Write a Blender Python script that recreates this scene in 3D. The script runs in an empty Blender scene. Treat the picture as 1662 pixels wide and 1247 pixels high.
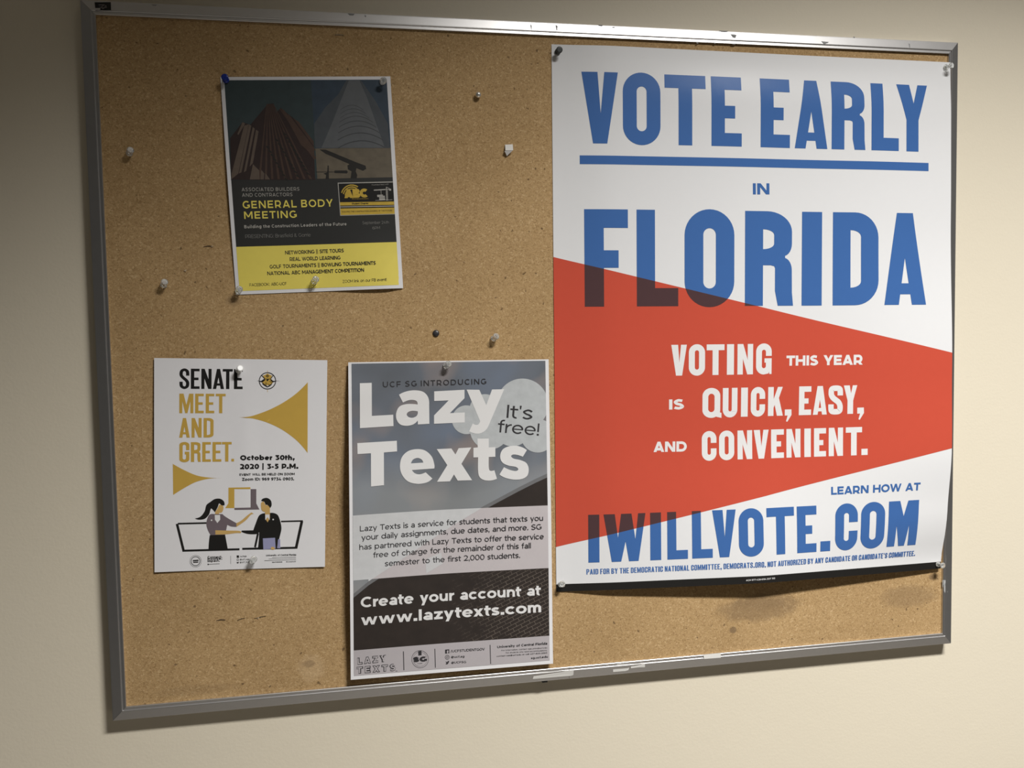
import bpy, bmesh, math, random
from mathutils import Vector, Matrix
from mathutils.geometry import tessellate_polygon

scene = bpy.context.scene
COL = scene.collection
TOP = 2.0            # height of the cork's top edge above the floor, metres
# Board frame used for all numbers below: x to the right and y up from the cork's top left corner,
# z from the cork face into the room.  World: X = x, Y = -z, Z = y + TOP.
def W(x, y, z=0.0): return Vector((x, -z, y + TOP))

# ------------------------------------------------------------------ camera
RCAM = [[0.9824924, -0.0176601, 0.1854639], [-0.0281071, -0.9981533, 0.0538515], [0.1841704, -0.0581215, -0.9811744]]
CCAM = [0.293898, -0.403528, 1.194361]
cam_d = bpy.data.cameras.new('camera'); cam = bpy.data.objects.new('camera', cam_d); COL.objects.link(cam)
cam_d.sensor_width = 36.0; cam_d.lens = 1427.426 / 1662.0 * 36.0; cam_d.clip_start = 0.02
def Wd(v): return Vector((v[0], -v[2], v[1]))
ax, ay, az = Wd(RCAM[0]), -Wd(RCAM[1]), -Wd(RCAM[2])
m = Matrix((ax, ay, az)).transposed().to_4x4(); m.translation = W(*CCAM)
cam.matrix_world = m
scene.camera = cam
scene.view_settings.view_transform = 'Standard'
scene.view_settings.look = 'None'
scene.view_settings.gamma = 1.0
scene.view_settings.use_curve_mapping = False
scene.view_settings.exposure = 0.0

# ------------------------------------------------------------------ light
world = bpy.data.worlds.new('world'); scene.world = world; world.use_nodes = True
world.node_tree.nodes['Background'].inputs[0].default_value = (1.0, 0.95, 0.85, 1)
world.node_tree.nodes['Background'].inputs[1].default_value = 0.030
LAMP = (1.27, 1.085, 1.40)
la = bpy.data.lights.new('ceiling_lamp_light', 'AREA'); la.shape = 'RECTANGLE'; la.size = 0.70; la.size_y = 0.22
la.energy = 80.0; la.color = (1.0, 0.985, 0.955); la.spread = math.radians(115.5)
lo = bpy.data.objects.new('ceiling_lamp_light', la); COL.objects.link(lo)
lo.location = W(*LAMP)

# ------------------------------------------------------------------ materials
def s2l(c):
    c = c / 255.0
    return c / 12.92 if c <= 0.04045 else ((c + 0.055) / 1.055) ** 2.4
def mat(name, col, rough=0.6, metal=0.0, spec=0.5, coat=0.0, **kw):
    m = bpy.data.materials.new(name); m.use_nodes = True
    b = m.node_tree.nodes['Principled BSDF']
    b.inputs['Base Color'].default_value = (*col, 1); b.inputs['Roughness'].default_value = rough
    b.inputs['Metallic'].default_value = metal; b.inputs['Specular IOR Level'].default_value = spec
    b.inputs['Coat Weight'].default_value = coat
    for k, v in kw.items(): b.inputs[k.replace('_', ' ')].default_value = v
    return m
class N:
    def __init__(s, m): s.t = m.node_tree; s.b = s.t.nodes['Principled BSDF']
    def new(s, typ, **kw):
        n = s.t.nodes.new(typ)
        for k, v in kw.items():
            if k.startswith('i_'): n.inputs[k[2:].replace('_', ' ')].default_value = v
            else: setattr(n, k, v)
        return n
    def link(s, a, b): s.t.links.new(a, b)
    def math(s, op, a, b=None, clamp=False):
        n = s.t.nodes.new('ShaderNodeMath'); n.operation = op; n.use_clamp = clamp
        for i, v in enumerate((a, b)):
            if v is None: continue
            if isinstance(v, (int, float)): n.inputs[i].default_value = v
            else: s.link(v, n.inputs[i])
        return n.outputs[0]
    def mix(s, fac, a, b, blend='MIX'):
        n = s.t.nodes.new('ShaderNodeMix'); n.data_type = 'RGBA'; n.blend_type = blend
        for i, v in ((0, fac), (6, a), (7, b)):
            if isinstance(v, (int, float)): n.inputs[i].default_value = v
            elif isinstance(v, tuple): n.inputs[i].default_value = (*v, 1) if len(v) == 3 else v
            else: s.link(v, n.inputs[i])
        return n.outputs[2]
    def ramp(s, fac, stops):
        n = s.t.nodes.new('ShaderNodeValToRGB'); e = n.color_ramp.elements
        while len(e) < len(stops): e.new(0.5)
        for k, (p, c) in enumerate(stops):
            e[k].position = p; e[k].color = (*c, 1) if isinstance(c, tuple) else (c, c, c, 1)
        s.link(fac, n.inputs[0]); return n.outputs[0]
    def noise(s, vec, scale, detail=3.0, rough=0.5):
        n = s.t.nodes.new('ShaderNodeTexNoise'); n.inputs['Scale'].default_value = scale
        n.inputs['Detail'].default_value = detail; n.inputs['Roughness'].default_value = rough
        s.link(vec, n.inputs['Vector']); return n.outputs[0]
    def bump(s, h, strength, dist):
        n = s.t.nodes.new('ShaderNodeBump'); n.inputs['Strength'].default_value = strength
        n.inputs['Distance'].default_value = dist; s.link(h, n.inputs['Height']); s.link(n.outputs[0], s.b.inputs['Normal'])
    def uv(s): return s.t.nodes.new('ShaderNodeUVMap').outputs[0]
    def obj(s): return s.t.nodes.new('ShaderNodeTexCoord').outputs['Object']

M = {}
# painted wall
M['wall'] = m = mat('wall_paint', (0.76, 0.675, 0.515), 0.55, spec=0.3)
n = N(m); co = n.obj()
n.bump(n.math('ADD', n.noise(co, 260, 3), n.math('MULTIPLY', n.noise(co, 38, 2), 1.2)), 0.10, 0.0016)
n.link(n.mix(n.noise(co, 2.2, 2), (0.79, 0.715, 0.575), (0.76, 0.69, 0.55)), n.b.inputs['Base Color'])
M['ceiling'] = mat('ceiling_paint', (0.72, 0.71, 0.68), 0.9)
M['floor'] = mat('floor_vinyl', (0.17, 0.155, 0.135), 0.4)
# aluminium
M['alu'] = m = mat('anodised_aluminium', (0.56, 0.545, 0.53), 0.37, metal=0.93)
n = N(m); co = n.obj()
mp = n.new('ShaderNodeMapping'); mp.inputs['Scale'].default_value = (3, 3, 900); n.link(co, mp.inputs[0])
g = n.noise(mp.outputs[0], 1.0, 2)
sp = n.noise(co, 90, 4)
n.b.inputs['Roughness'].default_value = 0.37
n.link(n.mix(sp, (0.57, 0.56, 0.555), (0.61, 0.60, 0.595)), n.b.inputs['Base Color'])
M['board_back'] = mat('fibreboard', (0.20, 0.15, 0.10), 0.9)
M['label_black'] = mat('label_black', (0.012, 0.011, 0.010), 0.5)
M['label_ink'] = mat('label_ink', (0.22, 0.20, 0.19), 0.5)
M['residue'] = mat('glue_residue', (0.30, 0.30, 0.30), 0.85)
M['smear'] = mat('paint_smear', (0.42, 0.42, 0.42), 0.8)
M['tape'] = mat('masking_tape', (0.66, 0.645, 0.61), 0.6)
M['steel'] = mat('steel', (0.6, 0.58, 0.52), 0.25, metal=1.0)
M['dark_slot'] = mat('torn_cork', (0.05, 0.03, 0.015), 0.95)
M['pale_chip'] = mat('pale_cork_chip', (0.50, 0.38, 0.25), 0.8)
# cork
STAINS = [(0.885, -0.8184, 0.075, 0.022, 0.42), (1.132, -0.8181, 0.055, 0.02, 0.3), (0.8439, -0.8477, 0.0065, 0.0055, 0.6), (1.1729, -0.7902, 0.009, 0.006, 0.5), (0.8929, -0.8069, 0.05, 0.018, 0.2), (0.2354, -0.8508, 0.02, 0.022, -0.2), (0.2315, -0.8445, 0.01, 0.006, 0.35), (0.088, -0.8667, 0.06, 0.008, 0.15), (0.1519, -0.3553, 0.012, 0.01, 0.3)]
M['cork'] = m = mat('cork', (0.5, 0.32, 0.15), 0.85, spec=0.25)
n = N(m); uv = n.uv()          # uv = board position in metres
v = n.new('ShaderNodeTexVoronoi'); v.inputs['Scale'].default_value = 500; v.inputs['Randomness'].default_value = 1.0
dst = n.new('ShaderNodeVectorMath', operation='ADD'); sc = n.new('ShaderNodeVectorMath', operation='SCALE'); sc.inputs['Scale'].default_value = 0.003
nz = n.new('ShaderNodeTexNoise'); nz.inputs['Scale'].default_value = 300; n.link(uv, nz.inputs['Vector'])
n.link(nz.outputs[1], sc.inputs[0]); n.link(uv, dst.inputs[0]); n.link(sc.outputs[0], dst.inputs[1]); n.link(dst.outputs[0], v.inputs['Vector'])
cell = n.new('ShaderNodeSeparateColor'); n.link(v.outputs['Color'], cell.inputs[0])
base = n.ramp(cell.outputs[0], [(0.0, (0.375, 0.238, 0.108)), (0.2, (0.45, 0.294, 0.140)), (0.6, (0.487, 0.322, 0.155)), (0.88, (0.515, 0.345, 0.171)), (1.0, (0.60, 0.42, 0.225))])
fine = n.noise(uv, 700, 3, 0.6)
base = n.mix(0.9, base, n.ramp(fine, [(0.30, (0.68, 0.66, 0.62)), (0.5, (1, 1, 1)), (0.72, (1.15, 1.15, 1.13))]), 'MULTIPLY')
broad = n.noise(uv, 7, 4)
base = n.mix(1.0, base, n.ramp(broad, [(0.3, (0.90, 0.885, 0.86)), (0.7, (1.05, 1.05, 1.05))]), 'MULTIPLY')
sp = n.noise(uv, 230, 2, 0.7)
speck = n.ramp(sp, [(0.69, 0.0), (0.75, 1.0)])
base = n.mix(n.math('MULTIPLY', speck, 0.72), base, (0.11, 0.062, 0.027))
sp2 = n.noise(uv, 120, 1, 0.5); speck2 = n.ramp(sp2, [(0.73, 0.0), (0.77, 1.0)])
base = n.mix(n.math('MULTIPLY', speck2, 0.7), base, (0.10, 0.058, 0.027))
sx = n.new('ShaderNodeSeparateXYZ'); n.link(uv, sx.inputs[0])
edge = n.noise(uv, 60, 4, 0.7)
for (cx, cy, rx, ry, st) in STAINS:
    dx = n.math('DIVIDE', n.math('SUBTRACT', sx.outputs[0], cx), rx); dy = n.math('DIVIDE', n.math('SUBTRACT', sx.outputs[1], cy), ry)
    d = n.math('ADD', n.math('MULTIPLY', dx, dx), n.math('MULTIPLY', dy, dy))
    d = n.math('ADD', d, n.math('MULTIPLY', n.math('SUBTRACT', edge, 0.5), 1.6))
    f = n.ramp(d, [(0.35, 1.0), (1.0, 0.0)])
    colr = (0.20, 0.13, 0.07) if st > 0 else (0.70, 0.52, 0.32)
    base = n.mix(n.math('MULTIPLY', f, min(0.8, abs(st) * 1.3)), base, colr)
n.link(base, n.b.inputs['Base Color'])
n.bump(n.math('ADD', cell.outputs[1], n.math('MULTIPLY', fine, 1.2)), 0.3, 0.0005)
# paper and print
def paper(name, col, rough=0.55, spec=0.4, coat=0.0, mottle=0.04):
    m = mat(name, col, rough, spec=spec, coat=coat); n = N(m); uv = n.uv()
    f = n.noise(uv, 9, 3)
    a = tuple(c * (1 - mottle) for c in col); b = tuple(min(1, c * (1 + mottle)) for c in col)
    n.link(n.mix(f, a, b), n.b.inputs['Base Color'])
    if coat: m.node_tree.nodes['Principled BSDF'].inputs['Coat Roughness'].default_value = 0.22
    return m
GLOSS = dict(rough=0.25, spec=0.5)
M['poster_paper'] = paper('satin_poster_paper', (0.80, 0.80, 0.81), mottle=0.01, **GLOSS)
M['blue'] = paper('blue_ink', (0.055, 0.148, 0.40), mottle=0.02, **GLOSS)
M['red'] = paper('red_ink', (0.60, 0.088, 0.052), mottle=0.02, **GLOSS)
M['maroon'] = paper('overprint_ink', (0.085, 0.045, 0.048), **GLOSS)
M['white_ink'] = paper('white_print', (0.80, 0.79, 0.785), mottle=0.01, rough=0.4)
M['sheet_paper'] = paper('copy_paper', (0.83, 0.82, 0.835), mottle=0.015)
M['black'] = paper('black_ink', (0.014, 0.013, 0.012), rough=0.45)
M['ink'] = paper('grey_black_ink', (0.035, 0.033, 0.036), rough=0.5)
M['gold'] = paper('gold_ink', (0.60, 0.385, 0.075), rough=0.5)
M['slate'] = paper('slate_ink', (0.17, 0.135, 0.15), rough=0.5)
M['skin'] = paper('tan_ink', (0.62, 0.40, 0.14), rough=0.5)
M['lilac'] = paper('lilac_ink', (0.32, 0.32, 0.50), rough=0.5)
M['charcoal'] = paper('charcoal_ink', (0.031, 0.031, 0.029), rough=0.5)
M['yellow'] = paper('yellow_ink', (0.87, 0.73, 0.14), rough=0.5)
M['pale'] = paper('pale_print', (0.50, 0.48, 0.44), rough=0.5)
M['grey_ink'] = paper('dim_grey_print', (0.21, 0.205, 0.19), rough=0.5)
M['logo_gold'] = paper('logo_gold', (0.62, 0.42, 0.06), rough=0.5, mottle=0.25)
M['teal_sky'] = paper('teal_sky_print', (0.034, 0.052, 0.055), mottle=0.2)
M['blue_sky'] = paper('blue_sky_print', (0.034, 0.054, 0.080), mottle=0.25)
M['dusk'] = paper('dusk_sky_print', (0.145, 0.12, 0.085), mottle=0.35)
M['brown_dark'] = paper('tower_dark_print', (0.030, 0.016, 0.014), mottle=0.25)
M['brown_mid'] = paper('tower_mid_print', (0.070, 0.040, 0.028), mottle=0.2)
M['brown_light'] = paper('tower_tan_print', (0.125, 0.092, 0.070), mottle=0.25)
M['dome'] = paper('dome_print', (0.115, 0.122, 0.13), mottle=0.15)
M['dome_dark'] = paper('dome_side_print', (0.066, 0.075, 0.085), mottle=0.2)
M['dome_line'] = paper('dome_seam_print', (0.055, 0.058, 0.062))
M['crane'] = paper('crane_print', (0.018, 0.016, 0.013))
M['cloud'] = paper('cloud_print', (0.50, 0.52, 0.53), mottle=0.16)
M['strip_grey'] = paper('footer_print', (0.475, 0.44, 0.455), mottle=0.03)
M['roof_edge'] = paper('roof_edge_print', (0.165, 0.165, 0.17), mottle=0.1)
M['banner_light'] = paper('banner_print', (0.56, 0.515, 0.525), mottle=0.04)
M['banner_sky'] = paper('banner_sky_print', (0.615, 0.62, 0.63), mottle=0.08)
M['banner_streak'] = paper('banner_streak_print', (0.60, 0.60, 0.61), mottle=0.03)
# printed clouds (uv = sheet position in decimetres)
M['sky_print'] = m = mat('cloud_photo_print', (0.3, 0.3, 0.35), 0.55); n = N(m); uv = n.uv()
a = n.noise(uv, 0.8, 2, 0.5); b = n.noise(uv, 1.25, 2, 0.45)
c1 = n.ramp(a, [(0.30, (0.105, 0.115, 0.13)), (0.50, (0.15, 0.168, 0.20)), (0.72, (0.165, 0.205, 0.28))])
c2 = n.ramp(b, [(0.50, 0.0), (0.66, 0.75)])
c = n.mix(c2, c1, (0.30, 0.245, 0.225))
sx = n.new('ShaderNodeSeparateXYZ'); n.link(uv, sx.inputs[0])
lo_f = n.ramp(n.math('ADD', n.math('MULTIPLY', sx.outputs[1], 0.45), n.math('MULTIPLY', a, 0.4)), [(0.78, 0.0), (1.0, 0.55)])
c = n.mix(lo_f, c, (0.34, 0.35, 0.35))
n.link(c, n.b.inputs['Base Color'])
# printed dark wall with pale mortar lines
M['roof_print'] = m = mat('brick_photo_print', (0.03, 0.022, 0.02), 0.5); n = N(m); uv = n.uv()
mp = n.new('ShaderNodeMapping'); mp.inputs['Rotation'].default_value = (0, 0, math.radians(24)); n.link(uv, mp.inputs[0])
bk = n.new('ShaderNodeTexBrick'); bk.inputs['Scale'].default_value = 1.0
for k, val in (('Color1', (0, 0, 0, 1)), ('Color2', (0, 0, 0, 1)), ('Mortar', (1, 1, 1, 1)), ('Mortar Size', 0.003), ('Mortar Smooth', 0.4), ('Brick Width', 0.125), ('Row Height', 0.05)):
    bk.inputs[k].default_value = val
n.link(mp.outputs[0], bk.inputs['Vector'])
sx = n.new('ShaderNodeSeparateXYZ'); n.link(uv, sx.inputs[0])
fade = n.ramp(n.math('ADD', n.math('MULTIPLY', sx.outputs[0], 0.30), n.math('MULTIPLY', n.noise(uv, 6, 3, 0.6), 0.7)), [(0.80, 0.0), (1.05, 1.0)])
low = n.ramp(n.math('MULTIPLY', sx.outputs[1], 0.25), [(0.70, 0.0), (0.76, 1.0)])
fade = n.math('MULTIPLY', fade, low)
mk_ = n.math('MULTIPLY', bk.outputs[0], fade)
bs = n.mix(n.noise(uv, 6, 4), (0.021, 0.016, 0.014), (0.042, 0.031, 0.026))
n.link(n.mix(n.math('MULTIPLY', mk_, 0.42), bs, (0.40, 0.33, 0.27)), n.b.inputs['Base Color'])
# pins
M['clear'] = mat('clear_plastic', (0.93, 0.94, 0.92), 0.10, Transmission_Weight=0.80, IOR=1.45)
M['pin_blue'] = mat('blue_plastic', (0.010, 0.030, 0.26), 0.25)
M['pin_grey'] = mat('dark_grey_plastic', (0.045, 0.05, 0.05), 0.4)
M['pin_white'] = mat('frosted_plastic', (0.80, 0.80, 0.79), 0.3, Subsurface_Weight=0.0)
M['silver'] = mat('polished_silver', (0.92, 0.90, 0.85), 0.30, metal=0.85)
M['tack_dark'] = mat('dark_tack', (0.035, 0.032, 0.035), 0.35)
M['lamp_body'] = mat('lamp_housing', (0.75, 0.75, 0.74), 0.5)

# ------------------------------------------------------------------ helpers
def mesh_obj(name, verts, faces, material, parent=None, origin=None, uvf=None, smooth=False):
    """verts in the board frame (metres); origin = world location of the object or of its root."""
    o0 = origin if origin is not None else Vector((0, 0, 0))
    me = bpy.data.meshes.new(name)
    me.from_pydata([W(*v) - o0 for v in verts], [], faces)
    me.materials.append(material)
    if uvf:
        l = me.uv_layers.new(name='UVMap')
        for lp in me.loops: l.data[lp.index].uv = uvf(verts[lp.vertex_index])
    if smooth:
        for p in me.polygons: p.use_smooth = True
    me.update()
    o = bpy.data.objects.new(name, me); COL.objects.link(o)
    if parent: o.parent = parent
    elif origin is not None: o.location = o0
    return o
def empty(name, loc, label, cat, group=None):
    o = bpy.data.objects.new(name, None); COL.objects.link(o); o.location = loc; o.empty_display_size = 0.01
    o['label'] = label; o['category'] = cat
    if group: o['group'] = group
    return o
def tag(o, label, cat, group=None):
    o['label'] = label; o['category'] = cat
    if group: o['group'] = group
    return o
def box(x0, x1, y0, y1, z0, z1):
    v = [(x, y, z) for z in (z0, z1) for y in (y0, y1) for x in (x0, x1)]
    return v, [(0, 2, 3, 1), (4, 5, 7, 6), (0, 1, 5, 4), (2, 6, 7, 3), (0, 4, 6, 2), (1, 3, 7, 5)]
def slab(poly, z0, z1, zf=None):
    """a flat outline (x, y) given thickness from z0 to z1"""
    k = len(poly)
    a = sum(poly[i][0] * poly[(i + 1) % k][1] - poly[(i + 1) % k][0] * poly[i][1] for i in range(k))
    if a < 0: poly = poly[::-1]
    v = [(x, y, z0) for x, y in poly] + [(x, y, z1) for x, y in poly]
    return v, [tuple(range(k, 2 * k)), tuple(range(k - 1, -1, -1))] + [(i, (i + 1) % k, k + (i + 1) % k, k + i) for i in range(k)]

# ------------------------------------------------------------------ room
def structure(name, v, f, m):
    o = mesh_obj(name, v, f, m); o['kind'] = 'structure'; return o
WALL_Z = -0.0148
structure('wall_back', *box(-2.2, 3.6, -TOP, 1.2, WALL_Z - 0.12, WALL_Z), M['wall'])
structure('floor', *box(-2.2, 3.6, -TOP - 0.1, -TOP, WALL_Z - 0.12, 4.0), M['floor'])
structure('ceiling', *box(-2.2, 3.6, 1.2, 1.3, WALL_Z - 0.12, 4.0), M['ceiling'])
# ceiling lamp that carries the area light: housing (four sides and back) and a white diffuser
cx, cy, cz = LAMP
lamp = empty('ceiling_lamp', W(cx, 1.2, cz), 'white ceiling lamp above the notice board', 'lamp')
lo.parent = lamp; lo.location = W(*LAMP) - lamp.location
hx, hz = 0.37, 0.13
vs, fs = [], []
for b_ in (box(cx - hx, cx + hx, 1.10, 1.199, cz - hz, cz - hz + 0.01), box(cx - hx, cx + hx, 1.10, 1.199, cz + hz - 0.01, cz + hz),
           box(cx - hx, cx - hx + 0.01, 1.10, 1.199, cz - hz + 0.01, cz + hz - 0.01), box(cx + hx - 0.01, cx + hx, 1.10, 1.199, cz - hz + 0.01, cz + hz - 0.01),
           box(cx - hx, cx + hx, 1.19, 1.199, cz - hz, cz + hz)):
    q = len(vs); vs += b_[0]; fs += [tuple(i + q for i in f) for f in b_[1]]
mesh_obj('housing', vs, fs, M['lamp_body'], lamp, lamp.location)

# ------------------------------------------------------------------ notice board
IW, IH = 1.1883, 0.8798
OL, OR, OT, OB = 0.0175, 0.0162, 0.0175, 0.0177
root = W(0.594, -IH - OB, 0)
board = empty('notice_board', root, 'large cork notice board in an aluminium frame hung on the cream wall', 'notice board')
v, f = box(-0.006, IW + 0.006, -IH - 0.006, 0.006, -0.010, 0.0)
mesh_obj('cork_panel', v, f, M['cork'], board, root, uvf=lambda p: (p[0], p[1]))
v, f = box(-0.012, IW + 0.012, -IH - 0.012, 0.012, -0.0135, -0.0102)
mesh_obj('back_panel', v, f, M['board_back'], board, root)
# rail profile: (fraction of the rail width from the inner edge, height)
PROF = [(0.0, -0.0005), (0.0, 0.0030), (0.025, 0.0034), (0.235, 0.0028), (0.25, 0.0036), (0.275, 0.0041), (0.32, 0.0041), (0.93, 0.0022), (0.985, 0.0019), (1.0, 0.0011), (1.0, WALL_Z + 0.0012), (0.55, WALL_Z + 0.0012), (0.55, -0.0115), (0.0, -0.0115)]
def rail(p0, p1, d0, d1):
    """p0, p1 inner corners; d0, d1 vectors from inner to outer corner (mitred) or straight cut"""
    k = len(PROF)
    v = [(p[0] + d[0] * s, p[1] + d[1] * s, z) for p, d in ((p0, d0), (p1, d1)) for s, z in PROF]
    f = [(i, (i + 1) % k, k + (i + 1) % k, k + i) for i in range(k)] + [tuple(range(k - 1, -1, -1)), tuple(range(k, 2 * k))]
    o = mesh_obj('frame_rail', v, f, M['alu'], board, root)
    bm = bmesh.new(); bm.from_mesh(o.data); bmesh.ops.recalc_face_normals(bm, faces=bm.faces); bm.to_mesh(o.data); bm.free()
    return o
g = 0.00012
SEAM_X = 0.59315
rail((0 + g, 0), (IW - g, 0), (-OL, OT), (OR, OT))
rail((0, 0 - g), (0, -IH + g), (-OL, OT), (-OL, -OB))
rail((IW, 0 - g), (IW, -IH + g), (OR, OT), (OR, -OB))
rail((0 + g, -IH), (SEAM_X - 0.0002, -IH), (-OL, -OB), (0, -OB))
rail((SEAM_X + 0.0002, -IH), (IW - g, -IH), (0, -OB), (OR, -OB))
def rail_z(y, top):     # face height of the top or bottom rail at board height y
    s = (y / OT) if top else ((-IH - y) / OB)
    if top == 'side': s = (y - IW) / OR
    s = max(0.0, min(1.0, s))
    for (a, za), (b, zb) in zip(PROF[1:9], PROF[2:10]):
        if a <= s <= b and b > a: return za + (zb - za) * (s - a) / (b - a)
    return PROF[8][1]
def patch(name, poly, m, parent, o0, top, th=0.0003, side=False, lift=0.00006):
    """thin patch lying on the sloping rail face"""
    k = len(poly); zs = [(max(rail_z(y, top), 0.0022) if not side else max(0.0022, rail_z(x, 'side'))) + lift for x, y in poly]
    a = sum(poly[i][0] * poly[(i + 1) % k][1] - poly[(i + 1) % k][0] * poly[i][1] for i in range(k))
    idx = list(range(k)) if a > 0 else list(range(k - 1, -1, -1))
    v = [(poly[i][0], poly[i][1], zs[i]) for i in idx] + [(poly[i][0], poly[i][1], zs[i] + th) for i in idx]
    f = [tuple(range(k, 2 * k)), tuple(range(k - 1, -1, -1))] + [(i, (i + 1) % k, k + (i + 1) % k, k + i) for i in range(k)]
    return mesh_obj(name, v, f, m, parent, o0)
MARKS = [[(0.84135, 0.01358), (0.85067, 0.0128), (0.84832, 0.0079), (0.84412, 0.00862)], [(0.98107, 0.00931), (0.99273, 0.00876), (0.98983, 0.00444), (0.98458, 0.00501)], [(0.82372, 0.01765), (0.83857, 0.01791), (0.83484, 0.01611), (0.82816, 0.01612)], [(0.58678, 0.01463), (0.58952, 0.01311), (0.58873, 0.0065), (0.5875, 0.00768)], [(0.64695, 0.01766), (0.65399, 0.01755), (0.6522, 0.01574), (0.64904, 0.01592)], [(0.66631, 0.01581), (0.67161, 0.01572), (0.67027, 0.01433), (0.66789, 0.01447)], [(0.78952, -0.00042), (0.79319, -0.0006), (0.79226, -0.002), (0.79061, -0.00182)], [(0.81531, 0.00051), (0.81901, 0.00033), (0.81808, -0.00108), (0.81642, -0.00089)], [(0.84223, 0.00037), (0.8497, 0.00035), (0.84783, -0.0011), (0.84447, -0.00099)], [(0.30795, 0.01669), (0.31744, 0.01652), (0.31499, 0.01389), (0.31073, 0.01416)], [(0.32971, 0.01499), (0.33208, 0.01463), (0.33143, 0.01271), (0.33037, 0.01301)], [(0.55169, 0.01383), (0.55337, 0.01227), (0.55283, 0.00571), (0.55208, 0.0069)], [(1.03234, 0.01853), (1.03529, 0.01831), (1.03456, 0.01687), (1.03323, 0.01707)], [(0.06574, 0.01566), (0.07305, 0.01566), (0.07116, 0.01412), (0.06787, 0.01423)], [(1.12162, 0.01265), (1.12365, 0.01132), (1.1232, 0.0056), (1.12228, 0.00663)]]
for q in MARKS: patch('glue_residue', q, M['residue'], board, root, True, 0.00012)
q = [(1.1874, -0.79602), (1.19593, -0.79662), (1.19176, -0.80404), (1.19616, -0.81499), (1.19192, -0.81661), (1.18752, -0.80567)]
sm_o = patch('paint_smear', q, M['smear'], board, root, True, 0.0001, side=True, lift=0.00012); sm_o['label'] = 'whitish smear on the right rail'
q = [(-0.00041, 0.01476), (0.01832, 0.01601), (0.01861, 0.00577), (0.00043, 0.00428)]
lb = patch('corner_label', q, M['label_black'], board, root, True, 0.0004, lift=0.0003); lb['label'] = 'small black sticker in the top left corner'
vs, fs = [], []
x0, y0 = q[0]
pts = [(0.005, -0.0035), (0.012, -0.003), (0.0065, -0.0065), (0.014, -0.0062), (0.0135, -0.0035), (0.010, -0.008), (0.0058, -0.0055)]
for a, b in zip(pts, pts[1:]):
    d = Vector((b[0] - a[0], b[1] - a[1])); nn = Vector((-d.y, d.x)).normalized() * 0.00035
    c = [(x0 + a[0] + nn.x, y0 + a[1] + nn.y), (x0 + b[0] + nn.x, y0 + b[1] + nn.y), (x0 + b[0] - nn.x, y0 + b[1] - nn.y), (x0 + a[0] - nn.x, y0 + a[1] - nn.y)]
    vv, ff = slab(c, 0.0040, 0.00495); k = len(vs); vs += vv; fs += [tuple(i + k for i in t) for t in ff]
e = mesh_obj('emblem', vs, fs, M['label_ink'], lb, root); e['label'] = 'faint grey scrawled emblem'
q = [(0.55407, -0.89944), (0.56169, -0.8997)]
v, f = box(q[0][0], q[1][0], -IH - OB - 0.0028, -IH - OB + 0.001, WALL_Z + 0.001, 0.0005)
mc = mesh_obj('mounting_clip', v, f, M['label_black'], board, root)

# ------------------------------------------------------------------ tape, scrap, staples
for i, (q, lab) in enumerate(zip([[(0.54394, -0.88265), (0.59919, -0.88441), (0.59887, -0.89171), (0.5958, -0.89294), (0.53971, -0.89231), (0.53995, -0.89063)], [(0.6576, -0.88401), (0.66348, -0.88323), (0.66317, -0.88124), (0.67071, -0.88169), (0.68429, -0.88311), (0.68062, -0.89206), (0.67615, -0.89307), (0.65783, -0.89294)], [(0.68518, -0.88319), (0.70554, -0.88423), (0.7056, -0.88992), (0.69406, -0.88922), (0.68422, -0.88943)], [(0.79559, -0.87931), (0.82279, -0.87909), (0.82203, -0.8858), (0.79604, -0.88539)]], ['long strip of white tape on the bottom rail across its seam', 'ragged wide piece of white tape on the bottom rail right of the seam',
        'narrow piece of white tape butted against the ragged one', 'short white tape piece furthest right on the bottom rail'])):
    cxm = sum(p[0] for p in q) / len(q); cym = sum(p[1] for p in q) / len(q)
    # split at the ridge of the rail so the tape bends over it
    o0 = W(cxm, cym, 0.003)
    o = patch('tape_strip', q, M['tape'], None, o0, False, 0.0002, lift=0.00042)
    tag(o, lab, 'tape', 'tape pieces on the bottom rail')
SC = [[(0.5142, -0.14763), (0.52487, -0.14698), (0.52428, -0.1561), (0.51361, -0.15657)], [(0.51239, -0.15716), (0.5239, -0.1561), (0.51957, -0.15991), (0.5161, -0.16328)]]
v1, f1 = slab(SC[0], 0.0022, 0.0026)
for i in range(len(v1)):
    if v1[i][1] > -0.150: v1[i] = (v1[i][0], v1[i][1], v1[i][2] - 0.002)
    else: v1[i] = (v1[i][0], v1[i][1], v1[i][2] + 0.0035)
o0 = W(0.5193, -0.156, 0)
sc = empty('paper_scrap', o0, 'torn scrap of grey paper folded at its lower edge on bare cork', 'paper scrap')
mesh_obj('upper_piece', v1, f1, M['tape'], sc, o0)
v2, f2 = slab(SC[1], 0.0055, 0.0058)
v2 = [(x, y, z if y > -0.158 else z - 0.0035) for x, y, z in v2]
mesh_obj('folded_flap', v2, f2, M['white_ink'], sc, o0)
STL = ['long dark slit low in the cork with a broken staple', 'shiny bent staple low on the cork right of the dark slit', 'short staple between the dark slit and the shiny one', 'thin pale staple just under the top rail', 'dark staple slot left of the yellow flyer']
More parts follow.
